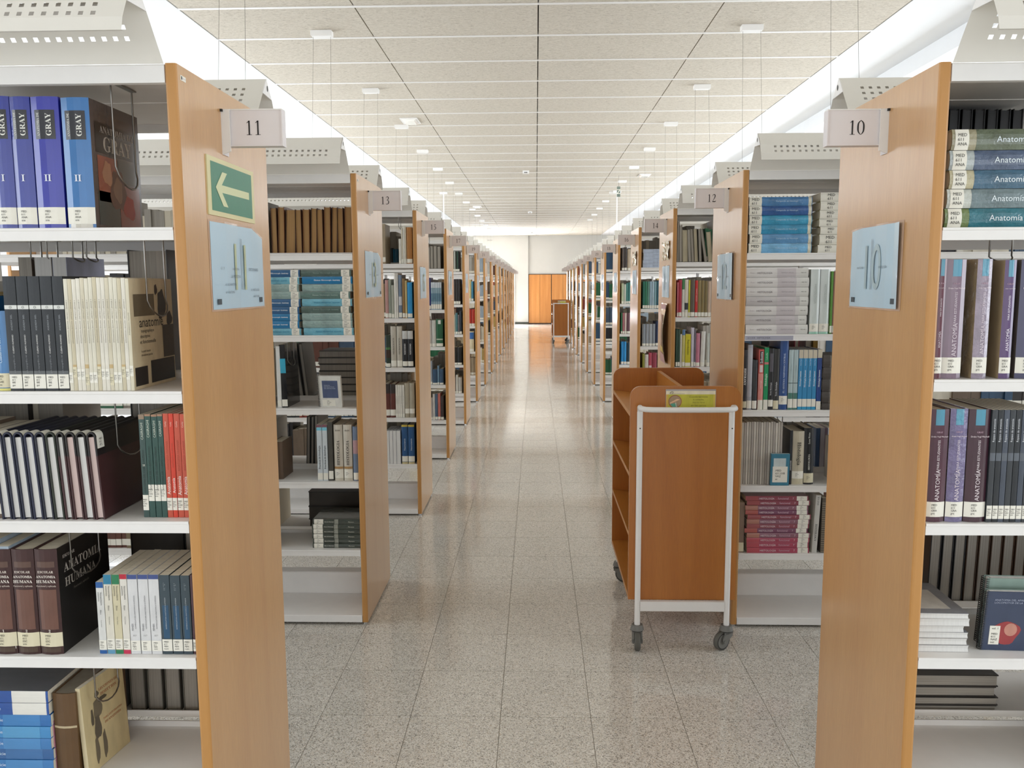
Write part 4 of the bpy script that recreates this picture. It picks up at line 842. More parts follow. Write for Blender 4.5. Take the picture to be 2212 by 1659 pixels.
i12 = [(1602, 1612, 756, ST('2A2426', 'black HISTOLOGY volume with white capitals', bands=[(.2, .9, '1E1A1C'), (.03, .14, 'C8C0A4')], txt=[('HISTOLOGY', .55, .5, 'E8E4E0', 'SD', .5)])),
       (1612.5, 1623, 745, ST('9A9CA4', 'grey striped textbook', call=(.02, .14), bands=[(.2, .95, 'A8A9B0')])), (1624, 1634, 778, Z('2E3034', 'dark short volume', call=(.02, .18))),
       (1636, 1647.5, 755, ST('C2544E', 'red and pink anatomy atlas', call=(.0, .16), bands=[(0, .60, 'D88C84'), (.62, .74, 'D8C8C8', .2), (.76, .97, '2A1A20', .2)], txt=[('Sobotta', .865, .2, 'F0ECEC', '', .5), ('Histología', .42, .3, 'F0D4D0', '', .35)])),
       (1648, 1657.5, 751, ST('1F8F5A', 'bright green histology book', hard=0, call=(.0, .16), bands=[(.73, .765, 'C87878')], txt=[('Histología', .48, .24, 'D8F0E0', 'S', .6), ('Leboffe', .86, .16, 'B8E0C8', '', .4)])),
       (1658.5, 1669, 753, ST('1B1A1C', 'black textbook with grey face', call=(.05, .16), bands=[(.62, .92, '55525A', .2)], txt=[('Texto Histología', .34, .28, 'D8D8DC', 'S', .35)])),
       (1669.5, 1681, 754, ST('2A2A28', 'dark worn textbook', call=(.01, .15), aged=1, txt=[('Texto Histología', .34, .28, 'D8D8DC', 'S', .35)])),
       (1682, 1700, 736, ST('254A86', 'tall blue nervous system volume', call=(.075, .20), ct=CT2('NIE', 'sis'), txt=[('EL SISTEMA NERVIOSO CENTRAL', .53, .58, 'C0CCE0', 'S', .32)]))]
tl = ST('A9BCBE', 'pale teal histology volume', k=1, call=(.03, .18), bands=[(0, .28, '46786C'), (.44, .45, '2A4A4A')], txt=[('Histología', .7, .3, '7C9498', '', .3)])
hb = ST('3C8CBE', 'light blue human histology volume', hard=0, k=1, call=(.05, .18), bands=[(.86, 1, 'C8C0AC'), (0, .05, '3C9CC8')], txt=[('Histología humana', .52, .32, 'E4F0F8', 'S', .42), ('Leeson Paparo', .8, .12, 'D8E8F4', '', .3)])
hb2 = ST('2C4A8C', 'darker blue human histology volume', hard=0, k=1, call=(.0, .14), bands=[(.86, 1, 'C8C0AC')], txt=[('Histología humana', .52, .32, 'E4F0F8', 'S', .42)])
i12 += [(1701, 1711, 756, tl), (1711.5, 1721.5, 756, tl), (1722, 1731, 756, hb), (1731.5, 1741.5, 756, hb), (1742, 1751.5, 756, hb), (1752, 1761, 756, hb), (1762, 1772, 755, hb2)]
row(12, 2, i12, dep=.19, off=.02)
row(12, 2, [(1640, 1700, 735, ST('16181C', 'black volume lying behind the row', rev=1, pg='202226')), (1712, 1722, 735, ST('C04060', 'pink book', rev=1)), (1735, 1748, 735, ST('8C8478', 'grey brown book', rev=1)), (1752, 1762, 735, ST('C8A048', 'yellow book', rev=1, pg='C8A048'))], dep=.18, off=.35, extra='rear row, ')
stack(12, 2, 1774, 1850, [768, 794, 820, 846, 872, 886], [ST('4A4440', 'dark worn bound volume', hard=1, bands=[(.2, .24, '7A7268')])], dep=.19, where='right end ', jit=2)
tg = [ST(c, d_, hard=0, txt=[('. . . . . . . .', .3, .5, '6E6860', '', .2)]) for c, d_ in (('B9B2A6', 'slim grey journal'), ('CCC6BA', 'slim off white journal'), ('A8A198', 'slim darker grey journal'))]
row(12, 3, [(1599+i*5.2, 1603.6+i*5.2, 912+R.uniform(-1, 2), tg[(i*5) % 3]) for i in range(17)], dep=.19, off=.03)
Yr = Y0[12]+.014; z3 = levels(12)[3]
T = thing('book', 'small teal volume with large white label before the grey journals, bookcase twelve', 'book', (PX(1663, Yr, z3), Yr-.004, z3+.0005), (.03, 0, 0), 'books on the fourth shelf of bookcase twelve')
b = MB(); w_, h_ = PX(1703, Yr, z3)-PX(1663, Yr, z3), .148; TE = cm('3C7C94')
b.box((0, 0, 0), (w_, .002, h_), TE); b.box((0, .0135, 0), (w_, .0155, h_), TE); b.box((0, .002, 0), (.002, .0135, h_), TE)
b.box((w_*.14, -.0004, h_*.55), (w_*.8, 0, h_*.86), cm('C4D0D0')); link('cover', b.mesh('cover'), T)
b = MB(); b.box((.002, .002, .001), (w_-.001, .0135, h_-.001), PAGES); link('page_block', b.mesh('page_block'), T)
b = MB(); b.box((w_*.1, -.0010, h_*.1), (w_*.9, -.0004, h_*.60), LABELW); put_text(b, 'MED\n611.018\nVAZ\nat', (w_*.5, -.0014, h_*.34), (1, 0, 0), (0, 0, 1), BLACK, h=h_*.36, w=w_*.5); link('call_label', b.mesh('call_label'), T); BOOKN[0] += 1
row(12, 3, [(1703.5, 1709, 930, ST('24262A', 'thin black HISTOLOGY book', hard=0, txt=[('HISTOLOGY', .35, .4, 'E0E0E0', 'SD', .5)])), (1710, 1735, 932, ST('BDB49F', 'thick cream volume with big dark lettering', bands=[(0, .22, 'C8BFA4')], call=(.11, .25), ct=CT2('HIS', 'his'), txt=[('Histología', .58, .62, '2A2622', 'SD', .42)])),
            (1736, 1757, 925, ST('151617', 'thick black HISTOLOGIA volume', call=(.03, .20), aged=1, ct=CT2('WEI', 'his'), txt=[('HISTOLOGIA', .40, .28, 'D8D8D0', 'S', .3), ('Leon Weiss', .82, .2, 'D8D8D0', 'S', .28)]), -.02),], dep=.19, off=.03, extra='right group, ')
row(12, 3, [(1760, 1769, 925, ST('4A6A94', 'blue book seen through the gap', hard=0)), (1769.5, 1779, 925, ST('C8C4CC', 'white book seen through the gap', hard=0)), (1779.5, 1786, 925, ST('9A8490', 'mauve book seen through the gap'))], dep=.15, off=.40, extra='rear row, ')
hp = [ST(c, d_, k=1, hard=0, call=(.815, .98), ct=CT2('HIS', 'his'), ctv=1, bands=[(.0, .2, c2)], txt=[('HISTOLOGÍA', .34, .26, 'E8D8DC', '', .5), ('funcional', .60, .17, 'C8A4B4', '', .5), ('7', .76, .02, 'E0C8D0', '', .4)])
      for c, c2, d_ in (('8C4452', 'A04E50', 'dusky pink functional histology book'), ('7A4660', 'B05850', 'mauve functional histology book'), ('A8425A', 'B84A56', 'bright pink functional histology book'), ('8A5A6A', 'B07868', 'greyish rose functional histology book'))]
stack(12, 4, 1610, 1745, [1040+v/4.878 for v in (156, 205, 255, 305, 352, 400, 450, 498, 545, 595, 643, 700, 757)], [hp[0], hp[0], hp[3], hp[1], hp[0], hp[3], hp[0], hp[1], hp[3], hp[2], hp[2], hp[2]], dep=.19, where='pink ', jit=3.5)
row(12, 4, [(1595, 1606, 1086, ST('8A7464', 'brown journal', hard=0, call=(.02, .2), aged=1)), (1753, 1764, 1070, ST('C4C2BC', 'leaning white HISTOLOGY volume', hard=0, txt=[('HISTOLOGY', .35, .3, '4A4844', 'SD', .45), ('EVANS', .9, .14, '6A6864', 'SD', .4)]), .04)], dep=.18, off=.02)
row(12, 4, [(1772, 1782, 1076, ST('5A5248', 'ribbed brown spiral bound volume', hard=0, bands=[(i*.04+.02, i*.04+.035, '8C8272') for i in range(23)]))], dep=.18, off=.02, extra='right end, ')

# ---- bookcase fourteen
y14 = [(1462, 1467, 478, .0), (1467.5, 1474, 486, -.02), (1474.5, 1486, 496, -.03), (1487, 1494, 495, -.06), (1494.5, 1500, 494, -.07), (1500.5, 1508, 494, -.06), (1510, 1516, 494, -.05), (1522, 1528, 494, -.16), (1530, 1540, 500, -.1)]
row(14, 0, [(a, b_, y, [gv, ST('7E7668', 'grey brown volume with pages facing out', pg=PAGEG.name, rev=1), ST('8C8472', 'yellowish volume with pages facing out', pg='B0A68C', rev=1)][i % 3], ln) for i, (a, b_, y, ln) in enumerate(y14)], dep=.19)
row(14, 1, [(1462, 1465, 610, Z('C86A78', 'thin pink book', hard=0)), (1465.5, 1472, 605, Z('B0283E', 'crimson book')), (1472.5, 1478, 602, Z('CFCFC4', 'white book with green head', bands=[(.72, 1, '3F7A4A')])), (1478.5, 1486, 604, Z('D8D2C4', 'ivory book with dark block', bands=[(.2, .38, '2A3038')])),
            (1486.5, 1490, 605, Z('C4C03A', 'thin yellow green book', hard=0)), (1490.5, 1500, 603, Z('5E5648', 'brown grey book')), (1500.5, 1506.5, 606, Z('C02820', 'red book', txt=[('HISTORIA CLINICA', .6, .6, 'E8C8B8', '', .4)])),
            (1507, 1513.5, 606, Z('8C7A4C', 'olive brown book')), (1514, 1520.5, 606, Z('847244', 'olive brown book with pale title')), (1521, 1528, 607, Z('7A6A40', 'dark olive book')), (1528.5, 1535, 608, Z('C8B09A', 'beige pink book')), (1535.5, 1542, 606, Z('D0C4B8', 'cream book'))], dep=.18)
row(14, 2, [(1459, 1463, 712, Z('2A4A38', 'dark green book')), (1463.5, 1468, 712, Z('33503C', 'mid green book')), (1468.5, 1472, 722, Z('D8D4C8', 'slim white book', hard=0)), (1472.5, 1479, 712, Z('C8C078', 'pale yellow book', bands=[(.85, 1, '5A7AA4')])), (1479.5, 1491, 722, Z('CFC434', 'yellow reproduction biology book', hard=0, txt=[('Reproducción', .6, .45, '3A3A20', 'D', .5)])),
            (1492, 1498, 708, Z('CBC6D4', 'lilac white book')), (1498.5, 1502, 712, Z('6A6470', 'grey violet book')), (1502.5, 1511, 720, Z('C47C90', 'pink book')), (1512, 1521, 716, Z('DCDAD4', 'tall white volume', ), .03), (1526, 1532, 720, Z('C8CCC4', 'pale green book')), (1532.5, 1540, 722, Z('B8B4AC', 'grey book'))], dep=.18)
# ---- bookcase sixteen
stack(16, 0, 1389, 1428, [533, 541, 549, 557, 565, 573, 581][:6], [ST('B8C4D8', 'pale blue white volume', hard=0, txt=[('ANALES', .7, .3, '8A94A8', '', .4)])], dep=.2, where='pale ', jit=1)
row(16, 1, [(1388+i*5, 1392.5+i*5, 608, Z(c, d_)) for i, (c, d_) in enumerate((('1F6A58', 'teal green book'), ('2A7A5A', 'green book'), ('5A8C7C', 'sea green book'), ('9AB4C4', 'pale blue book'), ('A8C0CC', 'ice blue book'), ('7CA0A8', 'grey teal book'), ('2A5A68', 'petrol blue book')))], dep=.18)
row(16, 2, [(1387, 1394, 700, Z('8C949C', 'blue grey bound journal')), (1394.5, 1401, 700, Z('969CA4', 'grey bound journal')), (1401.5, 1408, 700, Z('A0A6AC', 'light grey bound journal')), (1408.5, 1415, 700, Z('8A9098', 'steel grey bound journal')), (1415.5, 1421, 694, Z('1C2A4A', 'navy bound journal'))], dep=.18)
row(16, 3, [(1387, 1392, 764, Z('8A8A3A', 'olive book')), (1392.5, 1400, 766, Z('D4CFC8', 'white book')), (1400.5, 1407, 762, Z('B04858', 'rose book', bands=[(.5, .6, 'D8C0C0')])), (1407.5, 1418, 762, Z('963A4C', 'dark rose book'))], dep=.18)
# ---- bookcase eighteen
row(18, 0, [(1343, 1348, 536, Z('5A504A', 'brown grey book')), (1348.5, 1354, 534, Z('3C3430', 'dark brown book')), (1355, 1362, 538, Z('B8A890', 'beige book'))], dep=.18)
row(18, 1, [(1342, 1347, 612, Z('B8C4A4', 'pale green book')), (1347.5, 1352, 614, Z('C8D0C0', 'greenish white book')), (1352.5, 1356, 612, Z('4A8C84', 'teal book')), (1356.5, 1362, 610, Z('3A7C78', 'dark teal book'))], dep=.18)
row(18, 2, [(1341, 1344, 676, Z('2A6A48', 'green book')), (1344.5, 1349, 676, Z('A86A70', 'pink brown book')), (1349.5, 1353, 676, Z('D0BEB4', 'pale pink book')), (1353.5, 1361, 676, Z('6A4A54', 'plum book'))], dep=.18)
row(18, 3, [(1341, 1346.5, 738, Z('1E86C8', 'azure book')), (1347, 1352.5, 738, Z('2A90D0', 'bright azure book')), (1353, 1360, 740, Z('1E3A48', 'dark petrol book'))], dep=.18)

# ---- the remaining hundreds of books further along the rows, as one mass
fill = MB(); flush_books(288)
PAL = ['D6D2C8', 'CFC8B8', '2A2422', '3A2E28', '6A5A4A', '8C8478', '34506C', '2C4A66', '8C3A30', '1F5C3C', '7A6A50', 'B8B4AC', '4C4A4A', '5A3428', 'A09078', 'C8C4BC', '40546A', '1C1C20', 'B8A060', '9AA8B4']
PM = [cm(c) for c in PAL]
rr = random.Random(3)
def fill_row(n, lv, x0, x1, dep0, d, rev=False, dens=1.0):
    """x0..x1 measured from the end panel"""
    z = levels(n)[lv]; sd = sgn(n); x = x0; y0 = Y0[n]
    while x < x1-.05:
        run = rr.randint(1, 7); m = rr.choice(PM); h0 = rr.uniform(.2, .285); w0 = rr.uniform(.014, .045)
        if rr.random() < .08*dens: x += rr.uniform(.05, .2); continue
        for k in range(run):
            if x+w0 > x1: break
            h = h0+rr.uniform(-.008, .008); yo = y0+dep0+rr.uniform(0, .012)
            xa, xb = X_in(n)+sd*x, X_in(n)+sd*(x+w0-.001)
            if rev: fill.box((xa, yo, z), (xb, yo+d, z+h), rr.choice((PAGEG, PAGEG, PAGES))); 
            else:
                fill.box((xa, yo, z), (xb, yo+d, z+h), m)
                fill.box((xa+sd*.0, yo-.0006, z+h*.05), (xb, yo, z+h*.17), LABELW)
                fill.box((xa+sd*.002, yo+.003, z+h), (xb-sd*.002, yo+d-.003, z+h+.0006), PAGES)
            x += w0
VIS = {11: .42, 13: .42, 15: .17, 17: .15, 19: .13, 21: .12, 10: .42, 12: .36, 14: .17, 16: .14, 18: .13}
for n in Y0:
    for lv in range(5):
        done = VIS.get(n)
        if n == 21 and lv in (0, 4): done = None
        if n in (16, 18) and lv == 4: done = None
        if done is None:
            if rr.random() < .12 or (lv == 4 and rr.random() < .4): continue
            fill_row(n, lv, .004, 1.1, .015, .19); fill_row(n, lv, .004, 1.1, .37, .2, rev=True, dens=2) if rr.random() < .8 else None
        else:
            a = done + (.25 if n in (10, 12) and lv == 0 else 0)
            if not (n == 13 and lv == 0): fill_row(n, lv, max(a, .45) if n in (10, 11, 12, 13) else a+.02, 1.6, .015, .19)
            if n >= 14: fill_row(n, lv, .004, 1.2, .37, .2, rev=True, dens=2)
            else: fill_row(n, lv, .5, 1.6, .37, .2, rev=True, dens=2)
fo = link('book', fill.mesh('book'), None, label='hundreds of books on the farther shelves down both sides of the aisle', category='books', kind='stuff')

# ------------------------------------------------------------------ wire bookends hanging from the shelves
def bookend(n, lv, x, y_, drop, spread_, what):
    zt = (levels(n)+[0])[lv-1]-.006 if lv > 0 else 2.068
    t = thing('wire_bookend', what, 'bookend', (x, Y0[n]+y_, zt), (0, 0, 0), 'wire bookends hanging under the shelves')
    b = MB(); pts = [(0, 0, 0), (.0, .0, -drop*.8)]
    for a in [pi*j/8 for j in range(1, 8)]: pts.append((.012*sin(a), spread_/2-spread_/2*cos(a), -drop*.8-.2*drop*sin(a)))
    pts += [(0, spread_, -drop*.8), (0, spread_, 0)]
    b.tube(pts, .0021, WIRE, 6); link('wire_loop', b.mesh('wire_loop'), t)
    b = MB(); b.box((-.007, -.01, -.003), (.007, spread_+.01, .0), WIRE); link('slider', b.mesh('slider'), t)
for n, lv, px, py, yo, dr_, sp_, w_ in ((11, 0, 241, 220, .06, .24, .10, 'wire loop hanging in front of the dark pictorial cover, top shelf, bookcase eleven'),
    (11, 1, 313, 560, .06, .20, .10, 'wire loop hanging before the cream anatomie cover, second shelf, bookcase eleven'),
    (11, 2, 250, 900, .08, .17, .12, 'wire loop hanging right of the spine up volumes, third shelf, bookcase eleven'),
    (11, 3, 150, 1160, .06, .16, .13, 'wire loop hanging before the black anatomy cover, fourth shelf, bookcase eleven'),
    (11, 4, 203, 1450, .05, .15, .11, 'wire loop hanging above the cream booklet, fifth shelf, bookcase eleven'),
    (13, 2, 620, 745, .05, .14, .10, 'wire loop hanging beside the black textbook, third shelf, bookcase thirteen'),
    (10, 1, 2186, 540, .09, .07, .10, 'wire loop hanging behind the purple volumes, second shelf, bookcase ten'),
    (12, 3, 1690, 912, .12, .08, .08, 'wire loop hanging above the grey journals, fourth shelf, bookcase twelve'),
    (15, 0, 861, 480, .05, .1, .09, 'wire loop hanging in the top shelf of bookcase fifteen'),
    (17, 0, 925, 530, .05, .12, .09, 'wire loop hanging in the top shelf of bookcase seventeen'),
    (18, 0, 1352, 540, .05, .12, .09, 'wire loop hanging in the top shelf of bookcase eighteen')):
    bookend(n, lv, atY(px, py, Y0[n]+yo).x, yo, dr_, sp_, w_)
for i, px in enumerate((52, 88, 144, 174)):
    bookend(11, 1, atY(px, 550, Y0[11]+.33).x, .36, .06, .05, f'small wire loop under the top shelf of bookcase eleven, {ORD[i]} from left of four')

# ------------------------------------------------------------------ papers and signs on the end panels
XPL, XPR = XL+TH, XR-TH
PAPER = mat('pale_blue_paper', 'B4CCDA', .35, .02, (5, 5, 5), coat=.2)
LAM = mat('laminate_film', 'C9A68C', .2, .03, coat=1)
def paper(n, zc=1.648, y0_=.145, y1_=.53, hh=.108, nm='paper_notice', label=None, big=True):
    sd = sgn(n); X = XPL if sd < 0 else XPR; q = -sd; y0 = Y0[n]
    T = thing(nm, label or f'pale blue laminated paper notice taped to the beech end panel of bookcase {NW(n)}', 'notice', (X, y0, zc), group='pale blue notices on the end panels')
    b = MB(); N_ = 8
    for m, o_, g_ in ((LAM, .0006, .008), (PAPER, .0016, 0)):
        vs = []
        for i in range(N_+1):
            t = i/N_; y = y0_-g_+(y1_-y0_+2*g_)*t
            lift = (.006*max(0, (.13-t)/.13)**2 if q < 0 and g_ == 0 and big else 0)+.003*sin(t*6)**2
            dz = -.012*max(0, (t-.75)/.25)*(1 if q > 0 else .25)
            top = hh+g_*.6+dz*2; bot = -hh-g_*.6
            vs += [(q*(o_+lift), y, bot), (q*(o_+lift*1.3), y, top)]
        b.add(vs, [(2*i, 2*i+2, 2*i+3, 2*i+1) for i in range(N_)], m)
    link('sheet', b.mesh('sheet'), T)
    b = MB(); x = q*.0055; ax = (0, 1, 0) if q > 0 else (0, -1, 0)
    L_ = y1_-y0_; yc = (y0_+y1_)/2; GR = cm('92A4B0'); YE = cm('B4BC98') if q > 0 else cm('A3B7BD')
    put_text(b, str(n), (x, yc+.0*L_, .0), ax, (0, 0, 1), YE, h=.12, w=L_*.42, serif=False, sx=.8)
    b.box((x, yc+.01, -.06), (x+q*.0003, yc+.014, .075), GR)
    if big:
        for s_, yy, zz, ww in ((('611.9', -.34, .015, .2), ('ANATOMÍA', -.1, .015, .26), ('LA MEDICINA', -.1, -.005, .24), ('611.012 ANATOMÍA', -.2, -.025, .45), ('611 ANATOMÍA', -.22, -.045, .38), ('DICCIONARIO', .26, .015, .26), ('611 HISTOLOGÍA', .28, -.04, .34), ('ANATOMÍA', .3, -.058, .2)) if n == 11 else (('ANATOMÍA', -.26, .0, .22), ('HISTOLOGÍA', .2, .0, .3))):
            put_text(b, s_, (x+q*.0005, yc+yy*L_*(1 if q > 0 else -1), zz-.02*(n == 11)), ax, (0, 0, 1), cm('71828E'), w=ww*L_, h=.008)
        for yy in (.09, .9):
            b2 = MB(); b2.box((x, y0_+L_*yy-.012, -.096), (x+q*.0003, y0_+L_*yy+.012, -.082), cm('3E4A52')); link('corner_mark', b2.mesh('corner_mark'), T)
    link('lettering', b.mesh('lettering'), T)
paper(11); paper(13, big=True); paper(10, y0_=.15, y1_=.475, zc=1.64); paper(12, y0_=.13, y1_=.47, zc=1.63)
for n in (15, 17, 19, 21, 23, 14, 16, 18, 20, 22): paper(n, y0_=.12, y1_=.43, zc=1.61, big=False)
# green photoluminescent arrow sign
T = thing('arrow_sign', 'green emergency sign with a pale left-pointing arrow on the bookcase eleven end panel', 'sign', (XPL, 2.027, 1.772))
b = MB(); b.box((0, 0, 0), (.003, .332, .143), mat('sign_rim', 'D8D0A0', .4, .01))
GRN = mat('sign_green', '2F7A5C', .35, .02); LUM = mat('sign_arrow', 'D2D6A8', .4, .01)
link('backing', b.mesh('backing'), T)
b = MB(); b.box((.003, .022, .012), (.0036, .312, .131), GRN); link('green_panel', b.mesh('green_panel'), T)
b = MB()
x = .0040
b.quad((x, .075, .060), (x, .288, .062), (x, .288, .081), (x, .075, .079), LUM)
b.quad((x+.0001, .048, .070), (x+.0001, .078, .070), (x+.0001, .128, .112), (x+.0001, .095, .112), LUM)
b.quad((x+.0002, .048, .070), (x+.0002, .095, .027), (x+.0002, .128, .027), (x+.0002, .078, .070), LUM)
link('arrow', b.mesh('arrow'), T)
# curled poster and foil scraps on bookcases 14 and 16
T = thing('poster', 'curled pink and yellow poster on the end panel of bookcase fourteen', 'poster', (XPR, Y0[14], 0))
b = MB(); N_ = 10; PO = mat('poster_cream', 'D2BC94', .25, .03, coat=.3)
vs = []
for i in range(N_+1):
    z = 1.04+.42*i/N_; l_ = .012+.03*sin(pi*i/N_)
    for y, o_ in ((.12, l_), (.28, l_*.5), (.44, .004)): vs.append((-o_, y, z))
b.add(vs, [(i*3+j, i*3+j+1, (i+1)*3+j+1, (i+1)*3+j) for i in range(N_) for j in range(2)], PO, True); link('sheet', b.mesh('sheet'), T)
b = MB()
for i, (m_, z0_, z1_, a_, c_) in enumerate(((cm('B98C8C'), 1.42, 1.452, .13, .42), (cm('B98C8C'), 1.045, 1.11, .13, .42), (cm('8C5A40'), 1.16, 1.38, .22, .36), (cm('C8B04A'), 1.12, 1.16, .14, .40))):
    pts = []
    n_ = 6
    for j in range(n_+1):
        z = z0_+(z1_-z0_)*j/n_; t = (z-1.04)/.42*pi; l_ = .012+.03*sin(t)
        for y in (a_, c_):
            o_ = l_+(l_*.5-l_)*(y-.12)/.16 if y < .28 else l_*.5+(.004-l_*.5)*(y-.28)/.16
            pts.append((-o_-.0035-.0003*i, y, z))
    b.add(pts, [(2*j, 2*j+1, 2*j+3, 2*j+2) for j in range(n_)], m_, True)
link('print', b.mesh('print'), T)
for n, nm in ((14, 'crumpled glittering foil scrap stuck high on the end panel of bookcase fourteen'), (16, 'glossy plastic holder stuck high on the end panel of bookcase sixteen')):
    T = thing('foil_patch', nm, 'sticker', (XPR, Y0[n]+.13, 1.76)); b = MB(); FO = mat('foil_gold', 'CDBE9C', .12, .1, metal=.4, coat=1)
    r2 = random.Random(n); g_ = 7; vs = [(-.001-r2.random()*.012, .27*i/g_+r2.uniform(-.01, .01), .13*j/g_+r2.uniform(-.006, .006)) for i in range(g_+1) for j in range(g_+1)]
    b.add(vs, [(i*(g_+1)+j, i*(g_+1)+j+1, (i+1)*(g_+1)+j+1, (i+1)*(g_+1)+j) for i in range(g_) for j in range(g_)], FO); link('foil_sheet', b.mesh('foil_sheet'), T)
# grey shelf label strip on bookcase twelve
T = thing('shelf_label', 'grey lettered strip clipped to the shelf edge of bookcase twelve above the upright volumes', 'label', (XR+.003, Y0[12]+.0025, levels(12)[1]-.026))
b = MB(); b.box((0, -.0015, 0), (.212, 0, .021), mat('grey_strip', 'A6A6B4', .4, .02)); put_text(b, '611.018   HISTOLOGIA', (.06, -.002, .0105), (1, 0, 0), (0, 0, 1), cm('4A4A56'), w=.1); link('strip', b.mesh('strip'), T)

# ------------------------------------------------------------------ book trolleys
def castor(T, x, y, top, yaw):
    hub = link('castor', None, T, (x, y, 0), (0, 0, yaw)) if False else None
    b = MB(); R_ = .042
    b.cyl((0, 0, top-.022), .030, .022, GREYPL, 'z', 18, .024)
    b.cyl((0, 0, top-.026), .027, .004, DARKRUB, 'z', 18)
    for s in (-1, 1):
        b.ext([(-.022, top-.028), (.022, top-.028), (.038, .055), (.036, .034), (.020, .034), (-.018, .062)], s*.016, s*.022, GREYPL, 'x')
    b.box((-.022, -.02, top-.034), (.022, .022, top-.026), GREYPL)
    c = link('castor', b.mesh('castor'), T, (x, y, 0), (0, 0, yaw))
    b = MB()
    prof = [(-.012, R_-.006), (-.009, R_-.001), (0, R_), (.009, R_-.001), (.012, R_-.006)]
    n = 28
    vs = [(px_, .026+rr_*cos(2*pi*i/n), R_+rr_*sin(2*pi*i/n)) for px_, rr_ in prof for i in range(n)]
    b.add(vs, [(k*n+i, k*n+(i+1) % n, (k+1)*n+(i+1) % n, (k+1)*n+i) for k in range(4) for i in range(n)], RUBBER, True)
    for s in (-1, 1):
        b.cyl((s*.0095, .026, R_), R_-.006, s*.002, DARKRUB, 'x', 24); b.cyl((s*.011, .026, R_), R_-.010, s*.002, GREYPL, 'x', 24); b.cyl((s*.012, .026, R_), .008, s*.012, GREYPL, 'x', 12)
        b.cyl((s*.0225, .026, R_), .004, s*.001, CHROME, 'x', 10)
    link('wheel', b.mesh('wheel'), c)
def rounded(x0, x1, z0, z1, r):
    P_ = [(x0, z0), (x1, z0)]
    P_ += [(x1-r+r*cos(a), z1-r+r*sin(a)) for a in [pi/2*j/8 for j in range(9)]]
    P_ += [(x0+r-r*sin(a), z1-r+r*cos(a)) for a in [pi/2*j/8 for j in range(9)]]
    return P_
def trolley(label, x, y, rz, yaws, n):
    T = thing('book_trolley', label, 'trolley', (x, y, 0), (0, 0, rz), 'wooden book trolleys in the aisle')
    w2 = .2345; L_ = .80
    for yy in (0, L_-.02):
        b = MB(); b.ext(rounded(-w2, w2, .215, 1.162, .045), yy, yy+.02, TROL, 'y'); link('end_board', b.mesh('end_board'), T)
    for z0_ in (.218, .50, .765, 1.03):
        b = MB(); 
        for s in (-1, 1):
            if z0_ < .3: break
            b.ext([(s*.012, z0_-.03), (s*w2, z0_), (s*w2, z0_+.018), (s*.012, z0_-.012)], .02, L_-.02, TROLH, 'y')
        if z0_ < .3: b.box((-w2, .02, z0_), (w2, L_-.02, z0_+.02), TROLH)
        link('shelf', b.mesh('shelf'), T)
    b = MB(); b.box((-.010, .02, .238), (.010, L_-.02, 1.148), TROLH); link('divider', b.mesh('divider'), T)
    for yy, s in ((-.016, -1), (L_+.016, 1)):
        for sx_ in (-1, 1):
            b = MB(); b.tube([(sx_*.195, yy, .105), (sx_*.195, yy, 1.055)], .0125, WHITE, 14)
            b.cyl((sx_*.195, yy-.0128*(1 if s < 0 else -1), .985), .003, -.001*(1 if s < 0 else -1), DARKRUB, 'y', 8)
            link('frame_post', b.mesh('frame_post'), T)
        b = MB(); b.box((-.184, yy-.010, .172), (.184, yy+.010, .215), WHITE); link('cross_bar', b.mesh('cross_bar'), T)
        b = MB(); pts = [(-.195, yy, 1.05)]
        for a in [pi/2*j/5 for j in range(6)]: pts.append((-.195-.003, yy+s*(.02-.02*cos(a)), 1.05+.02*sin(a)))
        pts = [(-.195, yy, 1.04), (-.195, yy, 1.064), (-.197, yy+s*.012, 1.076), (-.199, yy+s*.03, 1.078), (-.196, yy+s*.055, 1.077), (-.180, yy+s*.075, 1.076), (-.15, yy+s*.085, 1.076), (-.08, yy+s*.09, 1.076)]
        pts = pts+[(-p[0], p[1], p[2]) for p in pts[::-1]]
        b.tube(pts, .0115, WHITE, 12); link('push_handle', b.mesh('push_handle'), T)
    for i, (sx_, yy) in enumerate(((-1, -.016), (1, -.016), (-1, L_+.016), (1, L_+.016))): castor(T, sx_*.195, yy, .108, yaws[i])
    # information card
    b = MB(); CW = .215
    b.box((-.085, -.0032, 1.055), (.128, -.0020, 1.150), mat('card_film', 'A9A2A0', .15, .02, coat=1))
    b.box((-.083, -.0040, 1.128), (.126, -.0032, 1.143), cm('E2D8BC')); b.box((-.083, -.0040, 1.066), (.126, -.0032, 1.128), cm('BDB83A')); b.box((-.083, -.0041, 1.066), (-.074, -.0034, 1.128), cm('CFA848')); b.box((.117, -.0041, 1.066), (.126, -.0034, 1.128), cm('CFB850'))
    cx_, cz_ = -.045, 1.097
    circ = lambda r, y, m: b.poly([(cx_+r*cos(2*pi*i/24), y, cz_+r*sin(2*pi*i/24)) for i in range(24)], m)
    circ(.0285, -.0044, cm('A05A38')); circ(.0255, -.0047, cm('A48A6C'))
    b.poly([(cx_-.012, -.0049, cz_-.022), (cx_+.010, -.0049, cz_-.023), (cx_+.006, -.0049, cz_-.006), (cx_-.020, -.0049, cz_-.010)], cm('54A48C'))
    b.poly([(cx_-.022, -.0051, cz_-.004), (cx_-.022, -.0051, cz_-.010), (cx_+.006, -.0051, cz_+.002), (cx_+.020, -.0051, cz_+.010), (cx_+.008, -.0051, cz_+.012)], cm('DCB490'))
    b.poly([(cx_+.004, -.0052, cz_-.023), (cx_+.008, -.0052, cz_-.023), (cx_+.004, -.0052, cz_-.004), (cx_+.0, -.0052, cz_-.004)], cm('C8C0B0'))
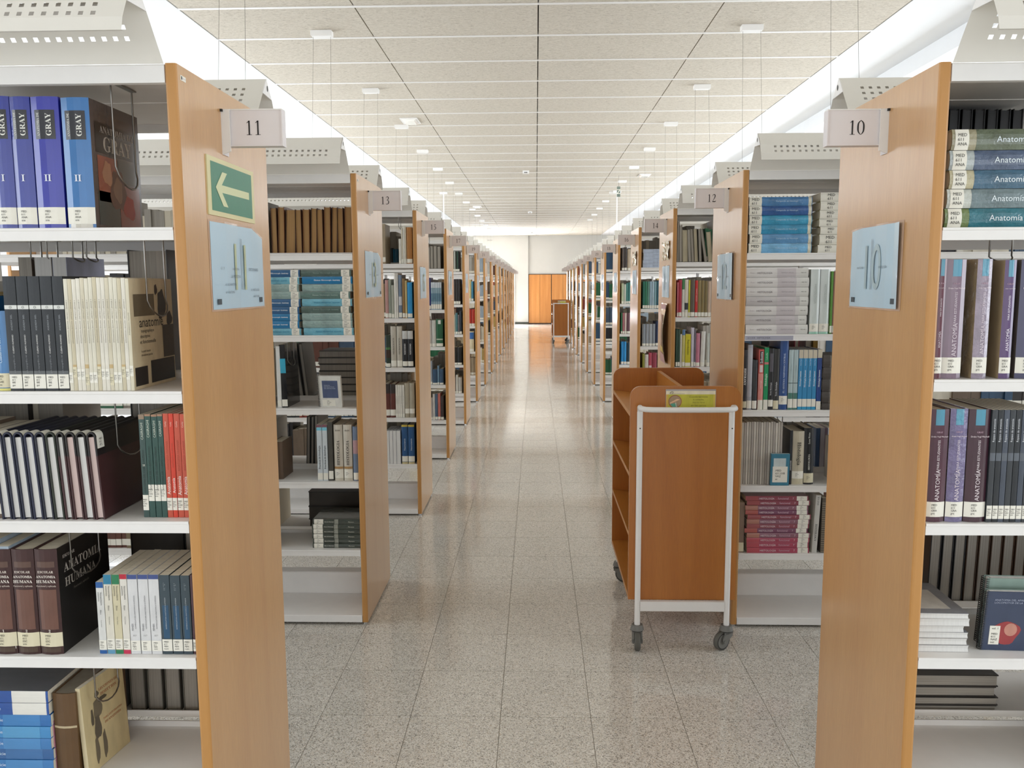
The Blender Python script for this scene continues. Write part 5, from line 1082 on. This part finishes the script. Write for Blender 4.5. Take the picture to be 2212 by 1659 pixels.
    for i, s_ in enumerate(('Cuando termines', 'la consulta,', 'deja los libros', 'en los carros')):
        put_text(b, s_, (.055, -.0046, 1.118-.0125*i), (1, 0, 0), (0, 0, 1), cm('7A7A20'), w=.078, h=.0085)
    b.tube([(-.068, -.0048, 1.132), (-.062, -.0048, 1.139), (-.055, -.0048, 1.140), (-.053, -.0048, 1.135), (-.057, -.0048, 1.132)], .0008, BLACK, 5)
    put_text(b, 'BIBLIOTECA UNIVERSITARIA', (-.035, -.0046, 1.131), (1, 0, 0), (0, 0, 1), cm('9A927C'), w=.06)
    link('information_card', b.mesh('information_card'), T, label='yellow green and cream information card')
trolley('near beech book trolley with white tube frame beside bookcase twelve', .638, 3.53, 0, (pi-.05, 2.15, -2.0, .6), 1)
trolley('far small looking book trolley standing in the aisle before the wooden cupboards', .665, 22.3, 0, (.4, 2.2, .2, 1.9), 2)

# ------------------------------------------------------------------ far wall cupboards
for k in range(3):
    x0 = -.305+k*.915
    T = thing('cupboard', ['beech cupboard with two doors beside the wall corner', 'middle beech cupboard behind the far trolley', 'rightmost beech cupboard behind the shelves'][k], 'cupboard', (x0, YB-.03, 0), group='beech cupboards on the far wall')
    b = MB(); D_ = cm('3A2416')
    b.box((0, .018, .0), (.91, .029, 1.985), D_); b.box((0, -.002, 1.965), (.91, .018, 1.985), D_); b.box((0, -.002, 0), (.91, .018, .035), D_); b.box((0, -.002, .03), (.012, .018, 1.97), D_); link('carcass', b.mesh('carcass'), T)
    for j in range(2):
        b = MB(); xa = .018+j*.446; b.box((xa, -.012, .042), (xa+.438, .016, 1.96), CUPW); d = link('door', b.mesh('door'), T)
        b = MB(); b.cyl((xa+(.42 if j == 0 else .018), -.02, 1.02), .004, .009, CHROME, 'y', 8); link('knob', b.mesh('knob'), d)
# ------------------------------------------------------------------ ceiling fixtures
bm_ = MB(); bm_.ext([(-.078, 0), (-.08, -.006), (-.08, -.036), (-.074, -.042), (.074, -.042), (.08, -.036), (.08, -.006), (.078, 0)], -.03, .03, WHITE, 'y'); boxm = bm_.mesh('junction_box')
for n in sorted(Y0):
    if n in (10, 11): continue
    X = -1.612 if n % 2 else 1.606
    T = thing('lamp_suspension', f'white ceiling box with two thin wires down to the lamp of bookcase {NW(n)}', 'ceiling box', (X, Y0[n]+.88, ZC-.001), group='ceiling boxes with suspension wires')
    link('junction_box', boxm, T)
    for s in (-1, 1):
        b = MB(); b.tube([(s*.066, 0, -.04), (s*.076, -.16, -(ZC-2.226))], .0011, WIRE, 5); link('suspension_wire', b.mesh('suspension_wire'), T)
def on_ceiling(x, y): return atZ(x, y, ZC)
for i, (px, py, lab) in enumerate(((886, 260, 'square recessed emergency lamp in the ceiling near bookcase fifteen'), (1031, 446, 'small recessed ceiling lamp far down on the left'), (1392, 378, 'glinting recessed ceiling lamp on the right above bookcase eighteen'))):
    p = on_ceiling(px, py); T = thing('ceiling_lamp', lab, 'lamp', (p.x, p.y, ZC-.001), group='recessed ceiling lamps')
    b = MB(); b.box((-.10, -.16, -.012), (.10, .16, 0), WHITE); link('frame', b.mesh('frame'), T)
    b = MB(); b.ext([(-.08, -.012), (-.06, -.03), (.06, -.03), (.08, -.012)], -.12, .12, mat('lamp_diffuser', 'F4F2EA', .2, .01, coat=1), 'y'); link('diffuser', b.mesh('diffuser'), T)
for i, (px, py) in enumerate(((1136, 369), (1145, 457), (1149, 501))):
    p = on_ceiling(px, py); T = thing('sensor', ['nearest', 'middle', 'farthest'][i]+' white sensor box beside the middle ceiling joint', 'sensor', (p.x, p.y, ZC-.001), group='ceiling sensors')
    b = MB(); b.box((-.055, -.06, -.045), (.055, .06, 0), WHITE); link('housing', b.mesh('housing'), T)
    b = MB(); 
    for s in (-1, 1): b.cyl((s*.014, -.061, -.035), .009, -.006, DARKRUB, 'y', 10)
    link('lens', b.mesh('lens'), T)
for i, (px, py) in enumerate(((1333, 412), (958, 415))):
    p = on_ceiling(px, py); T = thing('ceiling_conduit', ['white vertical conduit right of the middle ceiling joint', 'white vertical conduit left of the middle ceiling joint'][i], 'conduit', (p.x, p.y, ZC-.001), group='white ceiling conduits')
    b = MB(); b.box((-.012, -.012, -.95), (.012, .012, -.04), WHITE); b.box((-.08, -.03, -.045), (.08, .03, 0), WHITE); link('tube', b.mesh('tube'), T)
T = thing('exit_arrow', 'small dark hanging arrow sign beneath the right hand ceiling lamp', 'sign', (1.47, 15.1, 3.22))
b = MB(); b.box((-.03, -.004, -.09), (.03, .004, .09), cm('6E7A70')); put_text(b, 'Z', (0, -.005, 0), (1, 0, 0), (0, 0, 1), LABELW, h=.08); b.tube([(0, 0, .09), (0, 0, .28)], .002, WIRE, 5); link('plate', b.mesh('plate'), T)
T = thing('wall_lettering', 'small dark lettering high on the far wall left of the corner', 'sign', (-1.83, YB-.121, 3.32)); b = MB(); put_text(b, 'SALIDA', (0, -.001, 0), (1, 0, 0), (0, 0, 1), cm('55544E'), w=.2); link('letters', b.mesh('letters'), T)
print('BOOKS', BOOKN[0])
for o in COL.objects:
    pass
